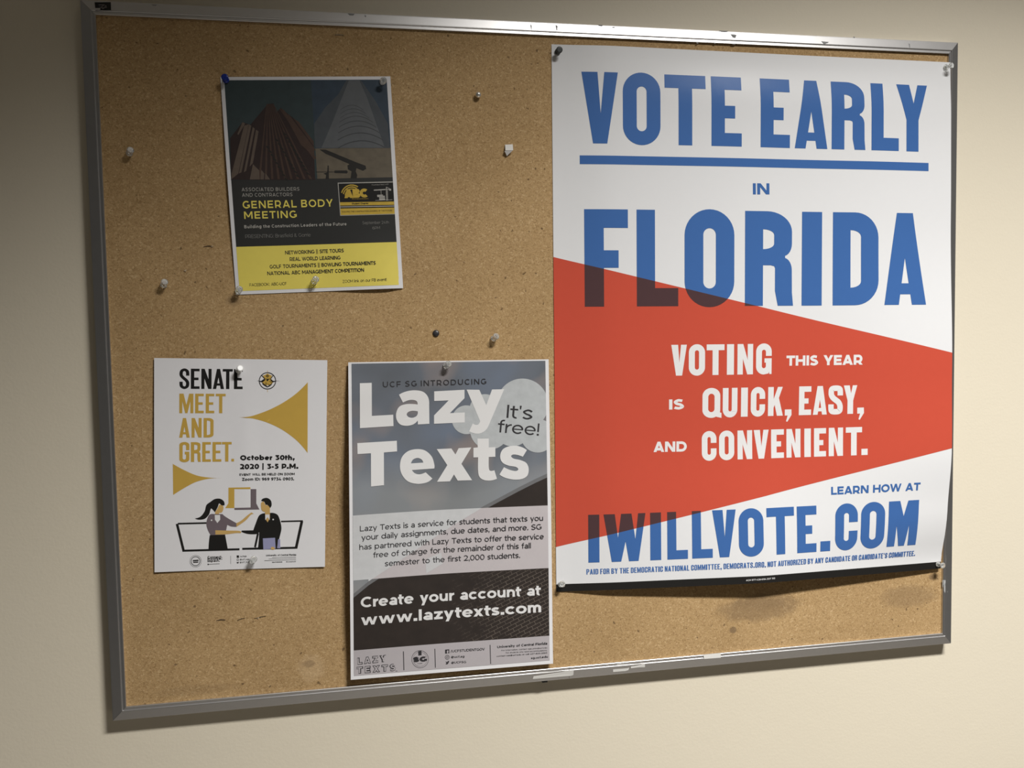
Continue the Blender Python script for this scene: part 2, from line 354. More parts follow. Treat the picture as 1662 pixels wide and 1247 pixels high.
for k, ((a, b), lab) in enumerate(zip([[(0.11541, -0.77616), (0.1271, -0.77626)], [(0.16403, -0.77667), (0.17916, -0.77452)], [(0.14195, -0.77743), (0.15225, -0.77491)], [(0.29056, -0.01124), (0.30242, -0.01111)], [(0.11691, -0.28613), (0.12907, -0.28573)]], STL)):
    d = Vector((b[0] - a[0], b[1] - a[1])); nn = Vector((-d.y, d.x)).normalized()
    w = (0.0007, 0.0003, 0.0003, 0.0003, 0.0006)[k]
    o0 = W((a[0] + b[0]) / 2, (a[1] + b[1]) / 2, 0)
    mid = ((a[0] + b[0]) / 2 + nn.x * w * 1.6, (a[1] + b[1]) / 2 + nn.y * w * 1.6)
    c = [a, (mid[0] - nn.x * w, mid[1] - nn.y * w), b, (b[0] + nn.x * w, b[1] + nn.y * w), (mid[0] + nn.x * w, mid[1] + nn.y * w), (a[0] + nn.x * w * .5, a[1] + nn.y * w * .5)]
    v, f = slab(c, 0.00005, 0.0004 if k in (0, 4) else 0.0008)
    o = mesh_obj('staple', v, f, M['dark_slot'] if k in (0, 4) else M['steel'], None, o0)
    tag(o, lab, 'staple', 'leftover staples in the cork')
for (x, y, r), lab in zip([(0.0939, -0.31601, 0.0022), (0.12795, -0.28534, 0.0014), (0.16879, -0.77621, 0.0016)], ['pale paper chip above the pushpin left of the yellow flyer', 'tiny pale chip at the end of the dark staple slot', 'tiny pale chip beside the shiny bent staple']):
    pts = [(x - r, y - r * .3), (x + r * .2, y - r * .7), (x + r, y + r * .4), (x + r * .1, y + r * .5)]
    v, f = slab(pts, 0.0, 0.0009)
    tag(mesh_obj('paper_chip', v, f, M['pale_chip'], None, W(x, y, 0)), lab, 'paper chip', 'paper chips stuck in the cork')

# ------------------------------------------------------------------ lettering outlines
def arc(cx, cy, rx, ry, a0, a1, n=10):
    return [(cx + rx * math.cos(math.radians(a0 + (a1 - a0) * i / n)), cy + ry * math.sin(math.radians(a0 + (a1 - a0) * i / n))) for i in range(n + 1)]
def stroke(pts, tx, ty):
    """outline of a centre line drawn with an elliptical pen (tx wide, ty high); flat ends"""
    P = catmull(pts, False, 8); L, Rr = [], []
    for i, p in enumerate(P):
        a = P[max(0, i - 1)]; b = P[min(len(P) - 1, i + 1)]
        dx, dy = b[0] - a[0], b[1] - a[1]; l = math.hypot(dx, dy); nx, ny = -dy / l, dx / l
        k = math.sqrt((tx * nx) ** 2 + (ty * ny) ** 2)
        ox, oy = tx * tx * nx / k / 2, ty * ty * ny / k / 2
        L.append((p[0] + ox, p[1] + oy)); Rr.append((p[0] - ox, p[1] - oy))
    return Strip(L + Rr[::-1])
class Strip(list): pass
def same(r, pts): return Strip(pts) if isinstance(r, Strip) else pts
def catmull(pts, closed=True, n=7):
    out = []; k = len(pts)
    rng = range(k if closed else k - 1)
    for i in rng:
        p1 = pts[i]; p2 = pts[(i + 1) % k]
        p0 = pts[i - 1] if (closed or i > 0) else p1
        p3 = pts[(i + 2) % k] if (closed or i + 2 < k) else p2
        c1 = len(p1) > 2; c2 = len(p2) > 2
        if c1 and c2: out.append(p1[:2]); continue
        if c1: p0 = p1
        if c2: p3 = p2
        for j in range(n):
            t = j / n
            q = []
            for a in (0, 1):
                m1 = (p2[a] - p0[a]) / 2; m2 = (p3[a] - p1[a]) / 2
                if c1: m1 = (p2[a] - p1[a]) - m2 * .5 if not c2 else 0
                if c2: m2 = (p2[a] - p1[a]) - m1 * .5
                q.append((2 * t ** 3 - 3 * t * t + 1) * p1[a] + (t ** 3 - 2 * t * t + t) * m1 + (-2 * t ** 3 + 3 * t * t) * p2[a] + (t ** 3 - t * t) * m2)
            out.append(tuple(q))
    if not closed: out.append(pts[-1][:2])
    return out
STY = {'gothic': dict(t=.206, b=.195, ry=.27, bar=.19), 'bebas': dict(t=.158, b=.125, ry=.15, bar=.125)}
def glyph(ch, w, st):
    """list of components, each [outline, hole, ...], in a box w wide and 1 high"""
    S_ = STY[st]; t = min(S_['t'], w * .44 if ch not in 'I.,\'' else 9); b = S_['b']; ry = S_['ry']; bar = S_['bar']
    iw = w - 2 * t; iry = min(iw / 2, .2)
    R = lambda x0, y0, x1, y1: [(x0, y0), (x1, y0), (x1, y1), (x0, y1)]
    def ring(x0, x1, y0, y1, rx, ry_):
        return arc(x1 - rx, y1 - ry_, rx, ry_, 0, 90) + arc(x0 + rx, y1 - ry_, rx, ry_, 90, 180) + arc(x0 + rx, y0 + ry_, rx, ry_, 180, 270) + arc(x1 - rx, y0 + ry_, rx, ry_, 270, 360)
    if ch == 'I': return [[R(0, 0, w, 1)]]
    if ch == '.': return [[R(0, 0, w, min(.22, w * 1.05))]]
    if ch == "'": return [[[(0, 1), (w, 1), (w * .7, .68), (w * .3, .68)]]]
    if ch == ',': return [[[(0, .21), (w * .97, .21), (w, 0.02), (w * .38, -.22), (w * .2, -.2), (w * .42, 0), (0, 0)]]]
    if ch == 'T': c = w / 2; return [[[(0, 1), (0, 1 - bar), (c - t / 2, 1 - bar), (c - t / 2, 0), (c + t / 2, 0), (c + t / 2, 1 - bar), (w, 1 - bar), (w, 1)]]]
    if ch == 'L': return [[[(0, 0), (w, 0), (w, bar), (t, bar), (t, 1), (0, 1)]]]
    if ch in 'EF':
        m0, m1, mw = (.40, .58, .78) if st == 'gothic' else (.435, .56, .88)
        top = [(w, 1), (0, 1)]
        if ch == 'E': o = [(0, 0), (w, 0), (w, bar), (t, bar), (t, m0), (mw * w, m0), (mw * w, m1), (t, m1), (t, 1 - bar), (w, 1 - bar)] + top
        else: o = [(0, 0), (t, 0), (t, m0), (mw * w, m0), (mw * w, m1), (t, m1), (t, 1 - bar), (w, 1 - bar)] + top
        return [[o]]
    if ch == 'H': return [[[(0, 0), (t, 0), (t, .42), (w - t, .42), (w - t, 0), (w, 0), (w, 1), (w - t, 1), (w - t, .6), (t, .6), (t, 1), (0, 1)]]]
    if ch == 'N': k = t * .92; return [[[(0, 0), (k, 0), (k, .52), (w - k * 1.06, 0), (w, 0), (w, 1), (w - k, 1), (w - k, .48), (k * 1.06, 1), (0, 1)]]]
    if ch == 'V': a = t * 1.12; return [[[(0, 1), (a, 1), (w * .5 + .01, .42), (w - a * .86, 1), (w, 1), (w * .5 + t * .5, 0), (w * .5 - t * .5, 0)]]]
    if ch == 'A':
        tw = t * .95; xl = w / 2 - tw / 2; lw = t * (.84 if st == 'gothic' else .98)
        ex = lambda y: lw + xl * y     # inner edge of the left leg
        y1, y2 = (.115, .235) if st == 'gothic' else (.17, .28)
        ya = max(y2 + .1, min(.60 if st == 'gothic' else .8, (w / 2 - lw) / xl))
        return [[[(0, 0), (lw, 0), (ex(y1), y1), (w - ex(y1), y1), (w - lw, 0), (w, 0), (w - xl, 1), (xl, 1)], [(ex(y2), y2), (w - ex(y2), y2), (w / 2, ya)]]]
    if ch == 'Y': a = t * 1.05; return [[[(0, 1), (a, 1), (w * .54, .72), (w - a * .75, 1), (w, 1), (w / 2 + t / 2, .47), (w / 2 + t / 2, 0), (w / 2 - t / 2, 0), (w / 2 - t / 2, .47)]]]
    if ch == 'W':
        a = w * .26; return [[[(0, 1), (a * 1.02, 1), (w * .34, .5), (w * .415, 1), (w * .665, 1), (w * .755, .46), (w - a * .68, 1), (w, 1), (w * .83, 0), (w * .60, 0), (w * .52, .42), (w * .415, 0), (w * .19, 0)]]]
    if ch == 'M':
        if st == 'gothic': return [[[(0, 0), (w * .26, 0), (w * .28, .46), (w * .40, 0), (w * .60, 0), (w * .70, .46), (w * .72, 0), (w, 0), (w, 1), (w * .64, 1), (w * .50, .66), (w * .37, 1), (0, 1)]]]
        k = t * .9; return [[[(0, 0), (k, 0), (k, .62), (w * .42, 0), (w * .58, 0), (w - k, .62), (w - k, 0), (w, 0), (w, 1), (w * .70, 1), (w / 2, .42), (w * .30, 1), (0, 1)]]]
    if ch == 'K': return [[[(0, 0), (t, 0), (t, .28), (t + .04, .38), (w - t * 1.08, 0), (w, 0), (w * .72, .62), (w * .97, 1), (w - t * .95, 1), (t, .58), (t, 1), (0, 1)]]]
    if ch == 'O' or ch == 'Q':
        out = ring(0, w if ch == 'O' else w * .93, -.012, 1.012, (w if ch == 'O' else w * .93) / 2, ry)
        ww = w if ch == 'O' else w * .93
        comp = [[out, ring(t, ww - t, b - .01, 1.01 - b, (ww - 2 * t) / 2, min((ww - 2 * t) / 2, .12))]]
        if ch == 'Q': comp.append([[(w * .60, .10), (w * .74, .02), (w, -.02), (w, .15), (w * .93, .165), (w * .90, .2)]])
        return comp
    if ch == 'D':
        rx = w * .52
        return [[[(0, 0)] + arc(w - rx, ry, rx, ry, 270, 360) + arc(w - rx, 1 - ry, rx, ry, 0, 90) + [(0, 1)], [(t, bar)] + arc(w - t - iw, bar + .07, iw, .07, 270, 360, 6) + arc(w - t - iw, 1 - bar - .07, iw, .07, 0, 90, 6) + [(t, 1 - bar)]]]
    if ch == 'P':
        rx = w * .5; y0 = .40
        return [[[(0, 0), (t, 0), (t, y0)] + arc(w - rx, y0 + .2, rx, .2, 270, 360) + arc(w - rx, .8, rx, .2, 0, 90) + [(0, 1)], [(t, y0 + bar * .85)] + arc(t, y0 + bar + .04, iw, .06, 270, 360, 6) + arc(t, 1 - bar - .06, iw, .06, 0, 90, 6) + [(t, 1 - bar)]]]
    if ch == 'B':
        rx = w * .5
        return [[[(0, 0)] + arc(w - rx, .22, rx, .22, 270, 360) + arc(w - rx, .32, rx, .2, 0, 60, 6) + arc(w - rx - .01, .72, rx, .18, 300, 360, 6) + arc(w - rx - .01, .8, rx, .2, 0, 90) + [(0, 1)],
                 R(t, .15, w - t, .42)[::-1], R(t, .60, w - t, .85)[::-1]]]
    if ch == 'R':
        rx = w * .52
        leg = [(w * .62, .40), (w * .62, .16), (w * .68, 0), (w * 1.0, 0), (w * .975, .14), (w * .965, .38)] if st == 'gothic' else [(w - t, .38), (w - t, .14), (w - t * .8, 0), (w, 0), (w * .975, .12), (w * .97, .36)]
        slot = [(t, 0), (t, .43)] + [(leg[0][0] - .05, .43), (leg[0][0] - .01, .42)]
        waist = arc(w * .80, .38, w * .17, .13, 0, 80, 6)
        up = arc(w * .80, .66, w * .17, .13, 280, 360, 6)
        return [[[(0, 0)] + slot + leg[0:5] + waist + up + arc(w * .97 - rx, 1 - ry * .8, rx, ry * .8, 0, 90) + [(0, 1)],
                 [(t, .60)] + arc(t, .66, w * .60 - t if st == 'gothic' else iw, .06, 270, 360, 6) + arc(t, 1 - bar - .06, w * .60 - t if st == 'gothic' else iw, .06, 0, 90, 6) + [(t, 1 - bar)]]]
    if ch in 'CG':
        yu = .60; yl = .41
        up = [(w, yu)] + arc(w / 2, 1.012 - ry, w / 2, ry, 0, 90) + arc(w / 2, 1.012 - ry, w / 2, ry, 90, 180) + arc(w / 2, ry - .012, w / 2, ry, 180, 270)
        inn = arc(w / 2, b + iry, iw / 2, iry, 270, 180, 6) + arc(w / 2, 1 - b - iry, iw / 2, iry, 180, 90, 6) + arc(w / 2, 1 - b - iry, iw / 2, iry, 90, 0, 6) + [(w - t, yu)]
        if ch == 'C': return [[up + arc(w / 2, ry - .012, w / 2, ry, 270, 360) + [(w, yl), (w - t, yl)] + arc(w / 2, b + iry, iw / 2, iry, 360, 270, 6) + inn]]
        low = ([(w * .80, .02), (w * .83, .08), (w * .86, 0), (w, 0)] if st == 'gothic' else arc(w / 2, ry - .012, w / 2, ry, 270, 360))
        return [[up + low + [(w, .52), (w * .54, .52), (w * .54, .38), (w - t, .38)] + arc(w / 2, b + iry, iw / 2, iry, 360, 270, 6) + inn]]
    if ch == 'U':
        return [[arc(w / 2, ry - .012, w / 2, ry, 180, 270) + arc(w / 2, ry - .012, w / 2, ry, 270, 360) + [(w, 1), (w - t, 1)] + arc(w / 2, b + iry, iw / 2, iry, 360, 270, 6) + arc(w / 2, b + iry, iw / 2, iry, 270, 180, 6) + [(t, 1), (0, 1)]]]
    if ch == 'S':
        pts = [(w - t / 2, .655), (w - t / 2, .77), (w * .76, .885), (w / 2, 1.01 - b / 2), (w * .24, .885), (t / 2, .765), (t * .58, .66), (w * .33, .575), (w * .5, .50), (w * .68, .425), (w - t * .58, .335), (w - t / 2, .235), (w * .76, .115), (w / 2, b / 2 - .01), (w * .24, .115), (t / 2, .23), (t / 2, .35)]
        return [[stroke(pts, t * .96, b)]]
    if ch == 'Z': return [[[(0, 0), (w, 0), (w, bar), (t * 1.1, bar), (w, 1 - bar), (w, 1), (0, 1), (0, 1 - bar), (w - t * 1.1, 1 - bar), (0, bar)]]]
    if ch == '8' or True: return [[R(0, 0, w, 1)]]

# ------------------------------------------------------------------ curved sheets and their print
# shared: sheet surface definitions (metres in board frame: x right, y up, z towards the room)
def sm(a,b,x):
    t=max(0.0,min(1.0,(x-a)/(b-a))); return t*t*(3-2*t)
def lerp_tab(tab,x):
    if x<=tab[0][0]: return tab[0][1]
    for (x0,y0),(x1,y1) in zip(tab,tab[1:]):
        if x<=x1:
            t=(x-x0)/(x1-x0); t=t*t*(3-2*t); return y0+(y1-y0)*t
    return tab[-1][1]
def h_vote(a,b):
    h=1.0+6.0*sm(0,.15,a)*(1-.5*sm(.8,1,b))
    h+=(2.0+lerp_tab([(0,0),(.3,2.5),(.6,10),(.76,13),(.88,8.5),(1,0)],b))*sm(.55,1.0,a)*(1-.65*sm(.93,1,b))
    h+=17.5*max(0.0,1-(abs(2*a-1.02)/.99)**1.05)*sm(.70,1.0,b)
    h+=6.0*sm(.01,.10,b)*(1-sm(.5,1,b))*sm(.08,.5,a)*(1-.6*sm(.75,1,a))
    return h
def h_lazy(a,b):
    c=1.0+8.0*b**1.4
    L=lerp_tab([(0,3.5),(.12,8),(.4,14),(.7,9),(1,1.5)],b)
    R=lerp_tab([(0,2),(.5,3),(1,-1)],b)
    return c+L*(max(0,.5-a)*2)**1.5+R*(max(0,a-.5)*2)**1.8
def h_senate(a,b):
    import math
    h=1.0+1.6*abs(2*a-1)**2+1.2*math.sin(math.pi*b)
    d=((a-.575)**2*1.2+(b-.965)**2)
    h+=1.1*math.exp(-((a-.66)**2/.004+(b-.93)**2/.003))
    h+=1.0*math.exp(-((a-.52)**2/.0015))*math.sin(math.pi*min(1,b*1.1))**2
    return h
def h_abc(a,b):
    import math
    h=1.0+1.5*math.sin(math.pi*b)+4.0*sm(.5,.85,a)*sm(.7,1,b)*(1-.75*sm(.9,1,a))
    h+=1.5*sm(.5,0,a) if False else 0
    h+=2.0*(1-sm(0,.3,a))*math.sin(math.pi*b)
    return h
SH={'vote':(609.6,762.0,h_vote),'lazy':(279.4,431.8,h_lazy),'senate':(215.9,279.4,h_senate),'abc':(215.9,279.4,h_abc)}

def disp(k,a,b):  # in-plane slack of the big sheet, metres
    if k!='vote': return (0.0,0.0)
    w=sm(.6,1,a)
    return (.0022*w*lerp_tab([(0,0),(.4,.6),(.75,1),(.9,.5),(1,0)],b), .0022*w*lerp_tab([(0,0),(.5,.3),(.87,1),(1,0)],b))

ART={
'vote':[
('cond','lettering','blue lettering reading VOTE EARLY','blue',2,'gothic',35.9,133.3,[('V',41.32,92.7),('O',99.58,154.05),('T',160.33,220.85),('E',229.13,274.56),('E',303.41,348.74),('A',356.4,407.39),('R',414.03,467.46),('L',477.25,521.76),('Y',519.26,569.93)],None),
('poly','rule_line','blue bar under VOTE EARLY','blue',2,False,[[(38.2,149.8),(571.5,149.3),(571.5,161.3),(38.2,161.8)]],None),
('text','lettering','small blue lettering reading IN','blue',2,'IN',(291.96,200.18),(317.61,199.72),15.75,0.23,1,None),
('poly','red_band','red wedge printed across the poster','red',1,False,[[(0,289.7),(609.6,430.9),(609.6,575.8),(0,697.6)]],None),
('cond','lettering','blue lettering reading FLORIDA','blue',3,'gothic',223.6,358.8,[('F',43.84,106.18),('L',118.84,179.77),('O',189.22,263.75),('R',280.08,355.16),('I',368.5,399.92),('D',416.98,489.23),('A',498.31,566.45)],((0,289.7),(609.6,430.9),'above')),
('cond','lettering','dark overprinted feet of the FLORIDA lettering','maroon',3,'gothic',223.6,358.8,[('F',43.84,106.18),('L',118.84,179.77),('O',189.22,263.75),('R',280.08,355.16),('I',368.5,399.92),('D',416.98,489.23),('A',498.31,566.45)],((0,289.7),(609.6,430.9),'below')),
('cond','lettering','blue lettering reading IWILLVOTE.COM','blue',3,'gothic',652.8,721.5,[('I',46.33,62.2),('W',68.24,129.65),('I',136.53,152.67),('L',161.83,192.46),('L',198.83,229.71),('V',229.52,265.4),('O',269.52,307.57),('T',312.84,356.96),('E',361.56,393.03),('.',399.42,415.52),('C',423.34,459.61),('O',464.95,504.02),('M',509.87,559.63)],((0,697.6),(609.6,575.8),'below')),
('cond','lettering','dark overprinted tops of the IWILLVOTE.COM lettering','maroon',3,'gothic',652.8,721.5,[('I',46.33,62.2),('W',68.24,129.65),('I',136.53,152.67),('L',161.83,192.46),('L',198.83,229.71),('V',229.52,265.4),('O',269.52,307.57),('T',312.84,356.96),('E',361.56,393.03),('.',399.42,415.52),('C',423.34,459.61),('O',464.95,504.02),('M',509.87,559.63)],((0,697.6),(609.6,575.8),'above')),
('cond','lettering','white lettering reading VOTING','white_ink',2,'gothic',413.54,457.42,[('V',169.41,192.57),('O',195.52,219.86),('T',222.32,249.21),('I',253.08,263.78),('N',269.15,293.18),('G',297.9,322.26)],None),
('cond','lettering','white lettering reading QUICK, EASY,','white_ink',2,'gothic',476.5,518.7,[('Q',216.37,245.4),('U',247.2,269.69),('I',275.3,285.75),('C',290.44,312.77),('K',317.49,341.05),(',',344.13,354.77),('E',366.2,385.29),('A',388.19,409.76),('S',411.85,434.54),('Y',435.62,456.3),(',',456.81,467.24)],None),
('cond','lettering','white lettering reading CONVENIENT.','white_ink',2,'gothic',538.7,580.7,[('C',215.58,237.95),('O',241.94,265.3),('N',270.32,293.12),('V',295.53,318.99),('E',322.91,343.09),('N',347.17,369.26),('I',375.36,385.5),('E',390.48,409.05),('N',413.3,435.33),('T',439.6,464.6),('.',463.8,473.45)],None),
('text','lettering','small white lettering reading THIS YEAR','white_ink',2,'THIS YEAR',(345.56,445.9),(464.23,446.19),14.72,0.25,1,None),
('text','lettering','small white lettering reading IS','white_ink',2,'IS',(166.22,505.81),(188.57,505.75),14.49,0.25,1,None),
('text','lettering','small white lettering reading AND','white_ink',2,'AND',(142.9,566.06),(192.72,566.78),14.73,0.25,1,None),
('text','lettering','blue lettering reading LEARN HOW AT','blue',2,'LEARN HOW AT',(416.81,638.08),(560.21,638.03),11.89,0.23,1,None),
('condtext','lettering','small blue line of print reading PAID FOR BY THE DEMOCRATIC NATIONAL COMMITTEE','blue',2,"PAID FOR BY THE DEMOCRATIC NATIONAL COMMITTEE, DEMOCRATS.ORG. NOT AUTHORIZED BY ANY CANDIDATE OR CANDIDATE'S COMMITTEE.",43.42,562.51,730.82,738.62),
('poly','black_border','black strip along the bottom edge','black',1,False,[[(0,751.3),(609.6,751.3),(609.6,762),(0,762)]],None),
('text','lettering','tiny white line of print on the black strip','white_ink',2,'ACM 877-428-6194 EXT 102',(280.01,757.96),(325.07,757.1),2.29,0.18,1,None),
],
'lazy':[
('poly','photo_print','clouded grey blue sky print','sky_print',1,False,[[(4.28,1.92),(274.63,1.92),(274.63,319.02),(4.28,319.02)]],None),
('poly','roof_edge','pale grey edge of the printed roof','roof_edge',2,False,[[(274.63,160.12),(259.07,166.57),(234.16,177.91),(205.59,191.82),(180.99,203.9),(142.76,226.15),(97.27,253.29),(56.58,278.01),(24.56,296.81),(4.28,312.21),(4.28,391.18),(274.63,391.18)]],None),
('poly','photo_print','dark brown brick wall print','roof_print',3,False,[[(274.63,165.62),(259.07,172.07),(234.16,183.41),(205.59,197.32),(180.99,209.4),(142.76,231.65),(97.27,258.79),(56.58,283.51),(24.56,302.31),(4.28,317.71),(4.28,391.18),(274.63,391.18)]],None),
('poly','banner','pale grey banner','banner_light',4,False,[[(4.28,205.09),(274.63,205.09),(274.63,294.02),(4.28,294.02)]],None),
('poly','banner','bluish left side of the pale banner','banner_sky',5,False,[[(4.28,205.09),(180.99,205.09),(142.76,226.15),(97.27,253.29),(56.58,278.01),(24.56,296.81),(24.56,294.02),(4.28,294.02)]],None),
('poly','banner','faint pale streak under the paragraph','banner_streak',6,False,[[(102.09,280.33),(105.25,271.3),(123.77,264.27),(125.64,279.85),(102.98,292.12)]],None),
('poly','footer_strip','grey footer strip','strip_grey',4,False,[[(4.28,391.18),(274.63,391.18),(274.63,426.57),(4.28,426.57)]],None),
('polys','speech_cloud','pale cloud shaped bubble','cloud',4,False,[[[(277.85,63.1),(277.55,67.15),(276.79,71.15),(275.56,75.03),(273.9,78.75),(271.82,82.27),(269.35,85.53),(266.52,88.49),(263.37,91.13),(259.93,93.4),(256.26,95.27),(252.4,96.73),(248.39,97.75),(244.28,98.33),(240.14,98.45),(236.01,98.11),(231.94,97.32),(227.98,96.1),(224.19,94.45),(220.6,92.4),(217.27,89.97),(214.23,87.2),(211.53,84.11),(209.19,80.76),(207.25,77.18),(205.72,73.41),(204.64,69.5),(204,65.51),(203.83,61.48),(204.11,57.46),(204.85,53.5),(206.04,49.66),(207.67,45.96),(209.71,42.48),(212.14,39.24),(214.93,36.29),(218.05,33.66),(221.45,31.39),(225.1,29.5),(228.95,28.03),(232.95,26.98),(237.05,26.37),(241.2,26.22),(245.35,26.52),(249.44,27.27),(253.43,28.46),(257.26,30.07),(260.89,32.1),(264.26,34.51),(267.33,37.27),(270.07,40.34),(272.44,43.7),(274.41,47.29),(275.95,51.08),(277.05,55.01),(277.69,59.03)]]],((274.63,0),(274.63,431.8),'left')),
('polys','speech_cloud','pale cloud shaped bubble','cloud',5,False,[[[(209.59,69.03),(209.36,71.86),(208.76,74.63),(207.79,77.3),(206.48,79.82),(204.84,82.14),(202.9,84.23),(200.7,86.04),(198.28,87.56),(195.67,88.75),(192.92,89.59),(190.09,90.07),(187.21,90.18),(184.34,89.91),(181.52,89.29),(178.81,88.31),(176.25,86.99),(173.88,85.35),(171.75,83.43),(169.88,81.25),(168.32,78.86),(167.08,76.3),(166.19,73.6),(165.67,70.82),(165.51,67.99),(165.74,65.18),(166.33,62.43),(167.28,59.77),(168.58,57.27),(170.21,54.96),(172.13,52.88),(174.31,51.06),(176.72,49.55),(179.32,48.35),(182.06,47.5),(184.89,47.01),(187.77,46.88),(190.65,47.13),(193.47,47.74),(196.2,48.71),(198.78,50.01),(201.16,51.64),(203.31,53.55),(205.19,55.72),(206.77,58.12),(208.02,60.69),(208.91,63.4),(209.44,66.19)]]],((274.63,0),(274.63,431.8),'left')),
('polys','speech_cloud','pale cloud shaped bubble','cloud',5.3,False,[[[(181.29,82.24),(181.08,84.85),(180.53,87.4),(179.65,89.85),(178.44,92.17),(176.94,94.3),(175.17,96.22),(173.15,97.88),(170.93,99.28),(168.54,100.36),(166.03,101.13),(163.43,101.57),(160.79,101.66),(158.16,101.42),(155.58,100.83),(153.09,99.92),(150.74,98.7),(148.57,97.19),(146.61,95.42),(144.9,93.41),(143.46,91.21),(142.33,88.84),(141.51,86.36),(141.03,83.79),(140.89,81.2),(141.09,78.61),(141.63,76.07),(142.51,73.63),(143.7,71.33),(145.19,69.2),(146.95,67.29),(148.95,65.63),(151.16,64.24),(153.54,63.14),(156.04,62.36),(158.64,61.92),(161.28,61.81),(163.92,62.04),(166.51,62.61),(169.01,63.5),(171.37,64.71),(173.55,66.21),(175.53,67.98),(177.25,69.98),(178.7,72.19),(179.84,74.56),(180.67,77.06),(181.15,79.63)]]],((274.63,0),(274.63,431.8),'left')),
('polys','speech_cloud','pale cloud shaped bubble','cloud',5.6,False,[[[(221.71,97.22),(221.42,100.81),(220.65,104.32),(219.42,107.7),(217.75,110.89),(215.67,113.83),(213.22,116.47),(210.43,118.76),(207.36,120.67),(204.06,122.17),(200.58,123.22),(196.99,123.82),(193.35,123.94),(189.72,123.59),(186.15,122.78),(182.72,121.52),(179.49,119.84),(176.49,117.75),(173.79,115.3),(171.44,112.54),(169.46,109.5),(167.9,106.24),(166.77,102.82),(166.11,99.29),(165.92,95.71),(166.2,92.15),(166.95,88.66),(168.16,85.3),(169.8,82.13),(171.86,79.21),(174.29,76.58),(177.05,74.29),(180.1,72.38),(183.39,70.87),(186.85,69.8),(190.44,69.19),(194.09,69.04),(197.73,69.36),(201.31,70.15),(204.76,71.38),(208.02,73.05),(211.04,75.12),(213.77,77.55),(216.15,80.31),(218.15,83.36),(219.72,86.62),(220.86,90.06),(221.52,93.62)]]],((274.63,0),(274.63,431.8),'left')),
('polys','speech_cloud','pale cloud shaped bubble','cloud',5.9,False,[[[(251.63,96.13),(251.35,99.41),(250.64,102.63),(249.51,105.73),(247.97,108.64),(246.06,111.34),(243.8,113.75),(241.24,115.86),(238.42,117.61),(235.38,118.98),(232.19,119.95),(228.89,120.5),(225.54,120.62),(222.2,120.3),(218.93,119.57),(215.78,118.42),(212.8,116.88),(210.05,114.97),(207.57,112.73),(205.41,110.2),(203.59,107.42),(202.16,104.44),(201.13,101.3),(200.52,98.07),(200.35,94.79),(200.61,91.53),(201.31,88.33),(202.42,85.25),(203.94,82.35),(205.83,79.67),(208.07,77.26),(210.61,75.16),(213.42,73.41),(216.44,72.03),(219.63,71.05),(222.93,70.48),(226.28,70.35),(229.63,70.64),(232.91,71.36),(236.08,72.49),(239.08,74.01),(241.85,75.9),(244.35,78.13),(246.54,80.66),(248.37,83.44),(249.81,86.43),(250.85,89.58),(251.46,92.83)]]],((274.63,0),(274.63,431.8),'left')),
('polys','speech_cloud','pale cloud shaped bubble','cloud',6.2,False,[[[(286.19,107.34),(285.93,110.42),(285.25,113.43),(284.18,116.33),(282.72,119.06),(280.9,121.57),(278.76,123.83),(276.35,125.8),(273.69,127.45),(270.84,128.73),(267.83,129.64),(264.73,130.15),(261.59,130.26),(258.45,129.97),(255.37,129.28),(252.41,128.2),(249.61,126.76),(247.03,124.97),(244.7,122.87),(242.66,120.49),(240.96,117.89),(239.62,115.09),(238.65,112.14),(238.09,109.11),(237.93,106.04),(238.18,102.98),(238.84,99.98),(239.89,97.09),(241.32,94.37),(243.11,91.86),(245.22,89.6),(247.61,87.63),(250.26,85.99),(253.1,84.7),(256.1,83.78),(259.21,83.25),(262.36,83.13),(265.51,83.4),(268.6,84.08),(271.57,85.14),(274.39,86.57),(276.99,88.35),(279.34,90.44),(281.4,92.82),(283.13,95.43),(284.49,98.25),(285.47,101.2),(286.04,104.25)]]],((274.63,0),(274.63,431.8),'left')),
('polys','speech_cloud','pale cloud shaped bubble','cloud',6.5,False,[[[(249.08,75.53),(248.74,79.66),(247.85,83.71),(246.42,87.61),(244.49,91.28),(242.08,94.67),(239.24,97.71),(236.01,100.36),(232.46,102.57),(228.64,104.31),(224.63,105.53),(220.48,106.22),(216.27,106.38),(212.07,105.99),(207.96,105.07),(203.99,103.63),(200.25,101.7),(196.8,99.31),(193.68,96.51),(190.96,93.33),(188.68,89.84),(186.88,86.1),(185.58,82.17),(184.82,78.11),(184.6,74),(184.92,69.9),(185.79,65.89),(187.19,62.02),(189.09,58.38),(191.46,55.01),(194.27,51.97),(197.46,49.33),(200.99,47.12),(204.79,45.37),(208.79,44.13),(212.94,43.41),(217.15,43.22),(221.36,43.57),(225.5,44.46),(229.49,45.87),(233.26,47.77),(236.76,50.14),(239.91,52.93),(242.66,56.1),(244.97,59.59),(246.79,63.35),(248.1,67.3),(248.87,71.39)]]],((274.63,0),(274.63,431.8),'left')),
